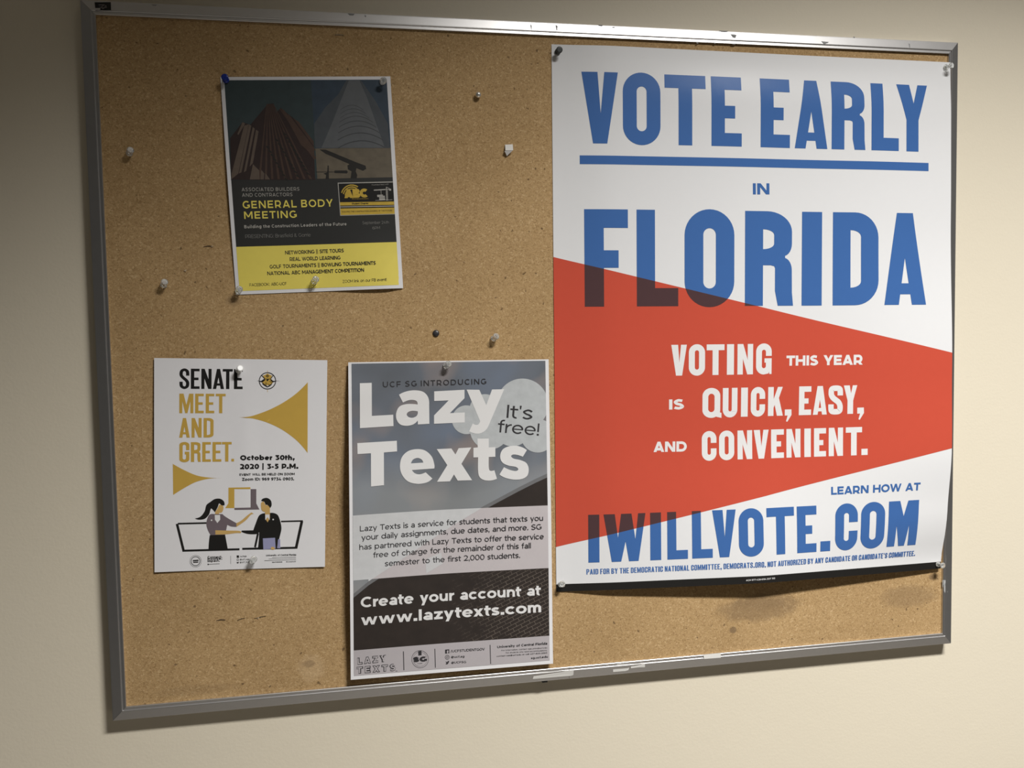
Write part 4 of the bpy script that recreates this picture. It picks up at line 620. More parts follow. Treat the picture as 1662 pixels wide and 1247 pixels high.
('polys','icons','black icons and fine print','black',1,False,[[[(94.19,260.94),(94.21,271.84),(94.54,271.85),(94.51,260.95)]],[[(102,260.61),(104.91,260.7),(104.92,263.92),(102,263.83)]],[[(104.82,266.68),(104.71,267.24),(104.41,267.72),(103.96,268.03),(103.42,268.12),(102.88,267.99),(102.43,267.65),(102.12,267.16),(102.01,266.58),(102.12,266.02),(102.42,265.54),(102.87,265.23),(103.41,265.14),(103.95,265.27),(104.4,265.61),(104.71,266.1)],[(104.28,266.66),(104.21,267.01),(104.03,267.3),(103.75,267.49),(103.42,267.55),(103.09,267.47),(102.81,267.26),(102.62,266.96),(102.55,266.6),(102.62,266.25),(102.8,265.96),(103.08,265.77),(103.41,265.71),(103.74,265.79),(104.02,266),(104.21,266.3)]],[[(102.02,269.23),(103.43,269.85),(104.93,269.09),(104.29,271.26),(102.35,271.54)]],[[(66.13,271.71),(80.54,271.42),(80.51,270.85),(66.1,271.14)]],[[(147.19,264.81),(177.94,265.07),(177.93,264.72),(147.19,264.46)]],[[(142.83,266.64),(177.96,266.7),(177.95,266.35),(142.82,266.29)]],[[(137.37,268.9),(177.98,268.85),(177.96,268.38),(137.35,268.43)]],[[(65.37,270.6),(66.96,270.66),(66.96,272.26),(65.37,272.2)]]],None),
('text','lettering','tiny black line of print','black',2,'/ucfsga',(106,263.04),(114.43,262.84),2.07,0.15,1,None),
('text','lettering','tiny black line of print','black',2,'@ucf_sga',(106.01,267.17),(118.25,267.09),2.07,0.15,1,None),
('text','lettering','tiny black line of print','black',2,'@UCF_SGA',(106.02,271.08),(118.26,271.01),2.07,0.15,1,None),
('text','lettering','tiny black lettering reading University of Central Florida','black',2,'University of Central Florida',(139.54,262.41),(178.25,262.81),2.08,0.21,1,None),
('text','lettering','tiny black line of print','black',2,'sga.ucf.edu/senate',(147.2,271.66),(160.35,271.81),1.64,0.18,1,None),
('text','lettering','tiny black line of print','black',2,'#ConnectUCF',(165.3,271.97),(178,271.87),1.62,0.15,1,None),
],
'abc':[
('poly','print_panel','charcoal panel','charcoal',1,False,[[(4.6,4.24),(210.92,4.24),(210.92,274.86),(4.6,274.86)]],None),
('poly','print_panel','yellow panel','yellow',2,False,[[(4.6,217.72),(210.92,217.72),(210.92,274.86),(4.6,274.86)]],None),
('poly','photo_print','dark teal sky over a brown tower','teal_sky',2,False,[[(4.6,4.24),(112.86,4.24),(112.86,132.19),(4.6,132.19)]],None),
('poly','photo_print','dark blue sky over a grey dome','blue_sky',2,False,[[(112.86,4.24),(210.92,4.24),(210.92,92.92),(112.86,92.92)]],None),
('poly','photo_print','dusky sky behind a tower crane','dusk',2,False,[[(112.86,92.92),(210.92,92.92),(210.92,132.19),(112.86,132.19)]],None),
('polys','photo_print','dark brown tower block','brown_dark',3,False,[[[(33,61.29),(56.74,34.8),(63.94,34.19),(66.4,46.2),(72.03,39.99),(91.26,56.47),(110.93,88.92),(110.03,133.32),(4.5,131.72),(6.86,78.39),(23.59,57.92)]]],((112.86,0),(112.86,279.4),'left')),
('polys','photo_print','brown ribs of the tower block','brown_mid',4,False,[[[(54.78,35.06),(55.56,35.06),(41.06,131.31),(38.22,131.28)]],[[(55.84,34.67),(56.59,35.07),(49.09,131.43),(46.24,131.39)]],[[(56.85,35.07),(57.63,35.08),(57.16,131.56),(54.29,131.51)]],[[(57.92,34.68),(58.67,35.08),(65.26,131.71),(62.38,131.65)]],[[(58.93,35.09),(59.71,35.09),(73.38,131.88),(70.5,131.82)]],[[(60,34.69),(60.75,35.1),(81.53,132.05),(78.64,131.99)]],[[(61.01,35.1),(61.79,35.11),(89.7,132.22),(86.8,132.16)]],[[(62.08,34.71),(62.83,35.11),(97.88,132.39),(94.98,132.33)]],[[(63.09,35.12),(63.87,35.12),(106.09,132.56),(103.18,132.5)]],[[(70.87,41.22),(110.08,107.54),(113.49,105.28),(71.76,40.61)]],[[(80.85,48.66),(109.73,96.8),(113.11,94.49),(81.74,48.04)]],[[(72.66,40.26),(76.41,42.96),(111.33,92.95),(111.03,103.71),(94.5,87.33)]],[[(87.5,53.76),(93.8,57.84),(111.28,83.54),(111.24,90.26)]]],((112.86,0),(112.86,279.4),'left')),
('polys','photo_print','dark window notches of the tower block','crane',4.6,False,[[[(63.57,78.85),(67.25,82.37),(67.65,84.25),(63.11,81.78)]],[[(51.24,88.05),(54.68,91.02),(54.81,92.89),(50.8,90.72)]],[[(74.03,70.98),(77.73,74.5),(78.13,76.38),(73.57,73.91)]],[[(66.1,83.96),(69.79,87.49),(70.19,89.37),(65.64,86.89)]],[[(53.75,93.15),(57.2,96.13),(57.33,98),(53.31,95.81)]],[[(76.57,76.09),(80.27,79.62),(80.67,81.5),(76.12,79.02)]],[[(68.64,89.08),(72.33,92.61),(72.73,94.49),(68.18,92.01)]],[[(56.27,98.25),(59.72,101.24),(59.86,103.11),(55.83,100.92)]],[[(79.12,81.21),(82.82,84.74),(83.23,86.62),(78.66,84.14)]],[[(71.18,94.2),(74.87,97.74),(75.27,99.62),(70.72,97.13)]],[[(58.8,103.36),(62.25,106.36),(62.39,108.23),(58.36,106.03)]],[[(81.67,86.33),(85.38,89.87),(85.78,91.75),(81.21,89.27)]],[[(73.72,99.32),(77.42,102.87),(77.82,104.75),(73.26,102.26)]],[[(61.32,108.48),(64.78,111.48),(64.92,113.36),(60.88,111.15)]],[[(84.22,91.46),(87.94,95),(88.34,96.88),(83.76,94.4)]],[[(76.26,104.46),(79.97,108),(80.37,109.89),(75.81,107.4)]],[[(63.86,113.61),(67.32,116.62),(67.46,118.49),(63.42,116.28)]],[[(86.78,96.59),(90.5,100.14),(90.9,102.02),(86.32,99.53)]],[[(78.81,109.59),(82.52,113.15),(82.92,115.03),(78.35,112.53)]],[[(66.39,118.74),(69.86,121.75),(70,123.63),(65.95,121.41)]],[[(89.34,101.73),(93.06,105.28),(93.46,107.17),(88.88,104.67)]],[[(81.36,114.73),(85.08,118.29),(85.48,120.18),(80.9,117.68)]],[[(68.93,123.88),(72.4,126.9),(72.54,128.78),(68.49,126.55)]],[[(91.9,106.87),(95.63,110.43),(96.03,112.32),(91.44,109.82)]],[[(83.92,119.88),(87.64,123.44),(88.04,125.33),(83.46,122.83)]],[[(71.47,129.03),(74.95,132.05),(75.09,133.93),(71.03,131.7)]],[[(94.46,112.02),(98.2,115.58),(98.6,117.47),(94.01,114.97)]],[[(86.48,125.03),(90.2,128.6),(90.6,130.49),(86.02,127.98)]],[[(97.03,117.17),(100.77,120.74),(101.17,122.63),(96.57,120.12)]],[[(99.6,122.33),(103.34,125.91),(103.75,127.8),(99.15,125.28)]]],((112.86,0),(112.86,279.4),'left')),
('polys','photo_print','tan side wing of the tower block','brown_light',5,False,[[[(23.59,57.92),(26.66,59.93),(17.36,74.5),(16.16,73.16)]],[[(25.2,62.58),(31.11,60.62),(14.03,123.64),(5.21,130.8),(5.71,123.51)]],[[(31.35,60.88),(34.2,62.63),(17.97,122.36),(14.67,123.65)]],[[(35.76,64.23),(38.2,66.37),(23.88,120.44),(20.79,122.4)]],[[(39.66,67.71),(42.73,69.99),(32.91,110.55),(28.48,115.16)]],[[(32.82,111.88),(40.02,119.96),(39.87,131.7),(27.62,131.54)]],[[(42.65,119.32),(46.22,124.04),(45.05,131.77),(40.77,131.71)]],[[(47.56,123.39),(52.84,131.89),(46.34,131.79)]]],None),
('polys','photo_print','shaded side of a grey dome','dome_dark',3,False,[[[(158.33,4.94),(177.14,5.02),(194.39,31.86),(208.87,61.84),(209.64,93.81),(112.04,92.29),(113.43,60.74),(129.41,39.42),(146.44,23.43)]]],((112.86,0),(112.86,279.4),'right')),
('polys','photo_print','grey ribbed dome','dome',4,False,[[[(161.68,4.95),(175.12,5.01),(183.81,27.73),(191.6,54.86),(202.83,93.29),(120.67,92.43),(136.02,61),(150.02,30.18)]]],None),
('polys','photo_print','curved seams of the dome','dome_line',5,False,[[[(141.34,92.75),(146,90.13),(150.65,87.93),(155.28,86.14),(159.88,84.75),(164.47,83.79),(169.03,83.23),(173.58,83.09),(178.1,83.36),(182.61,84.05),(187.09,85.15),(191.56,86.67),(196.01,88.6),(200.44,90.96),(204.85,93.73),(204.78,94.95),(200.37,92.18),(195.94,89.82),(191.49,87.89),(187.02,86.37),(182.53,85.26),(178.02,84.58),(173.5,84.3),(168.95,84.45),(164.39,85),(159.8,85.97),(155.2,87.35),(150.57,89.14),(145.93,91.35),(141.26,93.96)]],[[(142.15,82.1),(146.52,79.62),(150.87,77.53),(155.2,75.83),(159.51,74.51),(163.8,73.59),(168.07,73.06),(172.32,72.92),(176.56,73.17),(180.77,73.81),(184.96,74.85),(189.14,76.28),(193.3,78.1),(197.44,80.32),(201.56,82.94),(201.49,84.03),(197.37,81.41),(193.23,79.19),(189.07,77.36),(184.9,75.93),(180.7,74.89),(176.49,74.25),(172.25,74),(168,74.14),(163.73,74.67),(159.44,75.59),(155.13,76.91),(150.8,78.61),(146.45,80.7),(142.08,83.18)]],[[(143.55,72.81),(147.53,70.47),(151.49,68.49),(155.42,66.88),(159.34,65.63),(163.24,64.75),(167.12,64.25),(170.99,64.11),(174.83,64.34),(178.66,64.94),(182.46,65.91),(186.25,67.25),(190.02,68.97),(193.78,71.05),(197.51,73.51),(197.45,74.46),(193.72,72),(189.96,69.91),(186.19,68.2),(182.4,66.86),(178.6,65.88),(174.77,65.28),(170.93,65.05),(167.06,65.19),(163.18,65.7),(159.28,66.58),(155.36,67.82),(151.43,69.43),(147.47,71.41),(143.49,73.76)]],[[(144.82,65.55),(148.4,63.34),(151.97,61.47),(155.52,59.95),(159.05,58.78),(162.56,57.95),(166.05,57.47),(169.53,57.33),(172.98,57.54),(176.42,58.1),(179.84,59.01),(183.24,60.27),(186.63,61.87),(189.99,63.83),(193.34,66.13),(193.29,66.95),(189.94,64.64),(186.58,62.68),(183.19,61.08),(179.79,59.82),(176.37,58.91),(172.93,58.35),(169.47,58.14),(166,58.28),(162.51,58.76),(159,59.59),(155.47,60.76),(151.92,62.28),(148.35,64.15),(144.77,66.36)]],[[(146.04,58.96),(149.24,56.89),(152.41,55.14),(155.57,53.71),(158.71,52.6),(161.83,51.82),(164.94,51.37),(168.02,51.24),(171.09,51.43),(174.14,51.95),(177.18,52.79),(180.2,53.97),(183.2,55.46),(186.18,57.29),(189.14,59.44),(189.1,60.12),(186.14,57.97),(183.15,56.14),(180.15,54.64),(177.14,53.47),(174.1,52.62),(171.05,52.1),(167.98,51.91),(164.89,52.04),(161.79,52.5),(158.67,53.28),(155.53,54.38),(152.37,55.81),(149.19,57.56),(146,59.63)]],[[(147.18,53.72),(149.98,51.78),(152.77,50.14),(155.54,48.81),(158.29,47.78),(161.02,47.05),(163.74,46.62),(166.44,46.49),(169.12,46.67),(171.79,47.15),(174.44,47.93),(177.07,49.02),(179.68,50.42),(182.28,52.11),(184.87,54.11),(184.83,54.65),(182.25,52.65),(179.65,50.96),(177.03,49.56),(174.4,48.48),(171.75,47.69),(169.09,47.21),(166.4,47.03),(163.7,47.16),(160.99,47.59),(158.25,48.32),(155.5,49.35),(152.73,50.68),(149.95,52.32),(147.15,54.26)]],[[(147.65,48.47),(150.16,46.67),(152.65,45.15),(155.12,43.91),(157.58,42.95),(160.02,42.27),(162.44,41.87),(164.85,41.75),(167.25,41.92),(169.62,42.36),(171.98,43.08),(174.33,44.09),(176.66,45.38),(178.97,46.95),(181.27,48.8),(181.24,49.34),(178.94,47.49),(176.63,45.92),(174.3,44.63),(171.95,43.62),(169.59,42.9),(167.21,42.46),(164.82,42.29),(162.41,42.41),(159.98,42.81),(157.54,43.49),(155.08,44.45),(152.61,45.69),(150.12,47.21),(147.62,49.01)]],[[(148.12,43.22),(150.33,41.56),(152.52,40.16),(154.7,39.02),(156.87,38.13),(159.02,37.5),(161.15,37.13),(163.27,37.02),(165.37,37.17),(167.46,37.57),(169.54,38.24),(171.6,39.16),(173.64,40.34),(175.67,41.79),(177.69,43.49),(177.65,44.03),(175.64,42.33),(173.61,40.88),(171.56,39.7),(169.5,38.78),(167.43,38.11),(165.34,37.71),(163.24,37.56),(161.12,37.67),(158.98,38.04),(156.83,38.67),(154.67,39.55),(152.49,40.7),(150.29,42.1),(148.08,43.76)]]],((0,92.92),(215.9,92.92),'above')),
('polys','photo_print','black silhouette of a tower crane','crane',3,False,[[[(117.9,94.13),(125.86,94.53),(163.69,111.38),(176.23,116.35),(176.92,120.44),(172.42,123.07),(156.65,115.99),(153.16,117.96),(153.33,115.25),(155.43,113.94),(125.51,99.91)]],[[(152.66,115.24),(160.65,116.74),(164.61,118.17),(162.92,123.56),(164.64,128.34),(163.71,132.4),(155.62,132.23),(157.53,123.46),(152.99,120.66)]],[[(111.33,123.64),(135.98,124.12),(136.03,123.31),(111.38,122.83)]],[[(135.45,121.95),(151.56,121.99),(152.77,124.04),(151.3,126.05),(135.25,125.05)]],[[(127.22,114.77),(128.51,115.47),(127.67,132.6),(123.4,132.51),(124.39,127.54),(121.19,125.45),(125.94,124.2)]]],None),
('polys','logo_card','gold and black logo card','pale',3,False,[[[(138.65,137.86),(210.63,137.81),(210.95,181.02),(139.11,181.03)]]],None),
('polys','logo_card','gold and black logo card','black',4,False,[[[(139.61,139.04),(210.67,138.98),(210.79,164.17),(139.77,163.43)]],[[(139.96,167.67),(210.71,168.45),(210.71,169.44),(140,168.84)]],[[(139.93,170),(210.64,170.62),(210.67,172.08),(139.94,171.57)]]],None),
('polys','logo_card','gold stripes of the logo card','logo_gold',4.5,False,[[[(139.77,163.43),(210.79,164.17),(210.71,168.45),(139.96,167.67)]],[[(139.94,171.57),(210.67,172.08),(210.64,180.3),(139.74,180.18)]]],None),
('text','lettering','gold letters ABC on the logo','logo_gold',6,'ABC',(146.16,158.23),(176.5,157.9),11.6,0.34,0.85,None),
('polys','logo_mark','gold arched mark of the logo','logo_gold',5,False,[[[(142.22,150.89),(143.7,147.7),(145.89,144.93),(148.65,142.72),(151.83,141.22),(155.24,140.5),(158.69,140.62),(161.99,141.55),(164.94,143.26),(164.04,144.43),(161.38,142.89),(158.41,142.05),(155.31,141.95),(152.23,142.59),(149.37,143.95),(146.89,145.93),(144.92,148.43),(143.58,151.3)]],[[(144.39,152.63),(145.44,149.81),(147.15,147.31),(149.4,145.29),(152.07,143.87),(154.97,143.15),(157.94,143.16),(160.78,143.92),(163.31,145.37),(162.41,146.54),(160.18,145.27),(157.69,144.6),(155.08,144.59),(152.53,145.22),(150.19,146.47),(148.21,148.24),(146.71,150.44),(145.79,152.92)]],[[(146.67,154.76),(147.13,152.36),(148.2,150.14),(149.79,148.25),(151.79,146.82),(154.08,145.94),(156.49,145.68),(158.86,146.05),(161.03,147.03),(160.33,148.12),(158.45,147.27),(156.41,146.96),(154.33,147.18),(152.35,147.94),(150.63,149.18),(149.26,150.81),(148.34,152.72),(147.94,154.79)]]],None),
('polys','logo_mark','pale crane drawing of the logo','pale',5,False,[[[(185.06,149.29),(200.31,148.75),(200.31,147.47),(185.07,148.01)]],[[(200.58,148.23),(207.6,148.68),(207.68,147.87),(200.66,147.42)]],[[(201.54,145.19),(207.51,148.24),(207.8,147.72),(201.82,144.66)]],[[(201.33,144.92),(201.08,149.01),(201.78,149.02),(202.03,144.93)]],[[(194.17,148.86),(194.1,154.71),(194.57,154.69),(194.64,148.85)]],[[(201.02,149.02),(200.76,162.77),(201.59,162.76),(201.84,149.01)]],[[(202.6,149.05),(202.23,162.8),(202.82,162.79),(203.19,149.04)]],[[(205.33,147.64),(207.97,147.7),(207.55,149.74),(205.2,149.68)]],[[(189.06,154.87),(196.68,154.76),(196.61,155.92),(188.99,156.04)]],[[(188.97,156.33),(198.93,156.27),(198.97,157.62),(189,157.67)]],[[(191.49,158.14),(199.12,158.03),(199.1,159.2),(191.48,159.31)]],[[(191.38,159.89),(199.18,159.79),(199.12,161.83),(191.38,161.94)]],[[(186.27,162.34),(208.58,162),(208.59,161.54),(186.28,161.88)]]],None),
('text','lettering','tiny black lettering reading Student Chapter','black',6,'Student Chapter',(155.16,166.71),(176.95,166.67),2.09,0.21,1,None),
('text','lettering','tiny pale line of print','pale',6,'Founded 1950, UCF',(182.83,142.3),(205.08,142.08),1.4,0.1,1,None),
('text','lettering','tiny brown line of print','brown_mid',6,'BUILDING THE CONSTRUCTION LEADERS OF THE FUTURE',(141.8,176.74),(207.69,176.59),1.63,0.12,1,None),
('text','lettering','tiny gold line of print','logo_gold',6,'Associated Builders',(155.59,159.91),(177.07,160.02),1.04,0.12,1,None),
('text','lettering','pale lettering reading ASSOCIATED BUILDERS','pale',4,'ASSOCIATED BUILDERS',(16.68,146.41),(88.96,147.07),4.42,0.12,1.25,None),
('text','lettering','pale lettering reading AND CONTRACTORS','pale',4,'AND CONTRACTORS',(16.59,153.54),(79.74,153.92),4.42,0.12,1.25,None),
('text','lettering','yellow lettering reading GENERAL BODY','yellow',4,'GENERAL BODY',(16.5,168.67),(130.63,168.76),9.7,0.18,1.2,None),
('text','lettering','yellow lettering reading MEETING','yellow',4,'MEETING',(17.35,181.98),(83.37,182.16),9.42,0.18,1.2,None),
('text','lettering','pale lettering reading Building the Construction Leaders of the Future','pale',4,'Building the Construction Leaders of the Future',(16.49,194.12),(146.61,193.94),4,0.18,1.2,None),
('text','lettering','dim grey lettering reading PRESENTING: Brasfield & Gorrie','grey_ink',4,'PRESENTING: Brasfield & Gorrie',(16.82,206.89),(99.49,207.12),4.58,0.11,1,None),
('text','lettering','dim grey lettering reading September 24th','grey_ink',4,'September 24th',(167.42,193.07),(202.26,193.17),3.8,0.12,1,None),
('text','lettering','dim grey lettering reading 6PM','grey_ink',4,'6PM',(180.12,200.17),(190.1,199.88),3.66,0.12,1,None),
('text','lettering','dark lettering reading NETWORKING || SITE TOURS','charcoal',4,'NETWORKING || SITE TOURS',(65.32,229.4),(140.9,229.04),4.78,0.19,1,None),
('text','lettering','dark lettering reading REAL WORLD LEARNING','charcoal',4,'REAL WORLD LEARNING',(70.67,238.14),(135.97,238.25),4.78,0.19,1,None),
('text','lettering','dark lettering reading GOLF TOURNAMENTS || BOWLING TOURNAMENTS','charcoal',4,'GOLF TOURNAMENTS || BOWLING TOURNAMENTS',(44.66,247.11),(181.55,246.89),4.77,0.19,1,None),
('text','lettering','dark lettering reading NATIONAL ABC MANAGEMENT COMPETITION','charcoal',4,'NATIONAL ABC MANAGEMENT COMPETITION',(40.97,255.68),(165.66,255.6),4.78,0.19,1,None),
('text','lettering','dark lettering reading FACEBOOK: ABC-UCF','charcoal',4,'FACEBOOK: ABC-UCF',(17.59,269.29),(64.45,269.21),3.75,0.12,1,None),
('text','lettering','dark lettering reading ZOOM link on our FB event!','charcoal',4,'ZOOM link on our FB event!',(136.74,269.42),(194.41,268.96),3.81,0.12,1,None),
],
}
CORN={'vote':[(0.58120,-0.01096),(1.18674,-0.01438),(1.18253,-0.77702),(0.57645,-0.77061)],'lazy':[(0.29614,-0.43896),(0.56996,-0.44119),(0.56850,-0.87095),(0.28747,-0.86756)],'senate':[(0.05204,-0.42766),(0.26899,-0.43544),(0.25772,-0.71275),(0.04164,-0.70541)],'abc':[(0.14566,-0.07039),(0.36146,-0.06192),(0.37136,-0.34111),(0.15555,-0.34778)]}

def sheet_pos(k, u, v, lift=0.0):
    Wd_, Hd, h = SH[k]; a = min(1, max(0, u / Wd_)); b = min(1, max(0, v / Hd)); c = CORN[k]
    x = (c[0][0] * (1 - a) + c[1][0] * a) * (1 - b) + (c[3][0] * (1 - a) + c[2][0] * a) * b
    y = (c[0][1] * (1 - a) + c[1][1] * a) * (1 - b) + (c[3][1] * (1 - a) + c[2][1] * a) * b
    dx, dy = disp(k, a, b)
    return (x + dx, y + dy, h(a, b) / 1000 + lift)
CELL = {'vote': 12.7, 'lazy': 10.0, 'senate': 9.0, 'abc': 9.0}
def grid_lines(k):
    Wd_, Hd, _ = SH[k]; nu = round(Wd_ / CELL[k]); nv = round(Hd / CELL[k])
    return [Wd_ * i / nu for i in range(nu + 1)], [Hd * i / nv for i in range(nv + 1)]
def clip_bm(bm, p, q, keep):
    nx, ny = -(q[1] - p[1]), (q[0] - p[0])       # v grows downwards
    want = {'above': (0, -1), 'below': (0, 1), 'left': (-1, 0), 'right': (1, 0)}[keep]
    if nx * want[0] + ny * want[1] < 0: nx, ny = -nx, -ny
    bmesh.ops.bisect_plane(bm, geom=bm.verts[:] + bm.edges[:] + bm.faces[:], plane_co=(p[0], p[1], 0), plane_no=(nx, ny, 0), clear_inner=True, dist=1e-5)
def print_obj(name, k, bm, matname, layer, parent, label, clip):
    """bm holds flat faces at (u, v, 0) in sheet millimetres; drape them over the sheet"""
    if clip: clip_bm(bm, *clip)
    if not bm.faces: bm.free(); return None
    us, vs = grid_lines(k)
    xs = [v.co.x for v in bm.verts]; ys = [v.co.y for v in bm.verts]
    for lines, ax_, lo_, hi_ in ((us, 0, min(xs), max(xs)), (vs, 1, min(ys), max(ys))):
        for l in lines:
            if lo_ + .01 < l < hi_ - .01:
                co = (l, 0, 0) if ax_ == 0 else (0, l, 0); no = (1, 0, 0) if ax_ == 0 else (0, 1, 0)
                bmesh.ops.bisect_plane(bm, geom=bm.verts[:] + bm.edges[:] + bm.faces[:], plane_co=co, plane_no=no, dist=1e-5)
    me = bpy.data.meshes.new(name)
    uvl = bm.loops.layers.uv.new('UVMap')
    for f in bm.faces:
        for lp in f.loops: lp[uvl].uv = (lp.vert.co.x / 100, lp.vert.co.y / 100)
        f.smooth = True
    o0 = parent.location
    lift = 0.00005 + 0.00006 * layer
    for v in bm.verts: v.co = W(*sheet_pos(k, v.co.x, v.co.y, lift + v.co.z / 1000)) - o0
    bm.normal_update()
    if sum(f.normal.y * f.calc_area() for f in bm.faces) > 0: bmesh.ops.reverse_faces(bm, faces=bm.faces[:])
    else:
        bad = [f for f in bm.faces if f.normal.y > 0]
        if bad: bmesh.ops.reverse_faces(bm, faces=bad)
    bm.to_mesh(me); bm.free(); me.materials.append(M[matname])
    o = bpy.data.objects.new(name, me); COL.objects.link(o); o.parent = parent
    if label: o['label'] = label
    return o
def add_strip(bm, P):
    k = len(P) // 2; z = max((v.co.z for v in bm.verts), default=0.0) + 0.004
    vs = [bm.verts.new((x, y, z)) for x, y in P]
    for i in range(k - 1):
        bm.faces.new((vs[i], vs[i + 1], vs[2 * k - 2 - i], vs[2 * k - 1 - i]))
def add_rings(bm, rings):
    if len(rings) == 1 and isinstance(rings[0], Strip): return add_strip(bm, rings[0])
    rings = [[(x, y, 0.0) for x, y in r] for r in rings]
    tris = tessellate_polygon([[Vector(p) for p in r] for r in rings])
    flat = [p for r in rings for p in r]; vs = [bm.verts.new(p) for p in flat]
    z = bm.verts and max(v.co.z for v in bm.verts) + 0.004 or 0.004
    for v in vs: v.co.z = z
    for t in tris:
        try: bm.faces.new([vs[i] for i in t])
        except ValueError: pass
    for v in [v for v in vs if not v.link_faces]: bm.verts.remove(v)
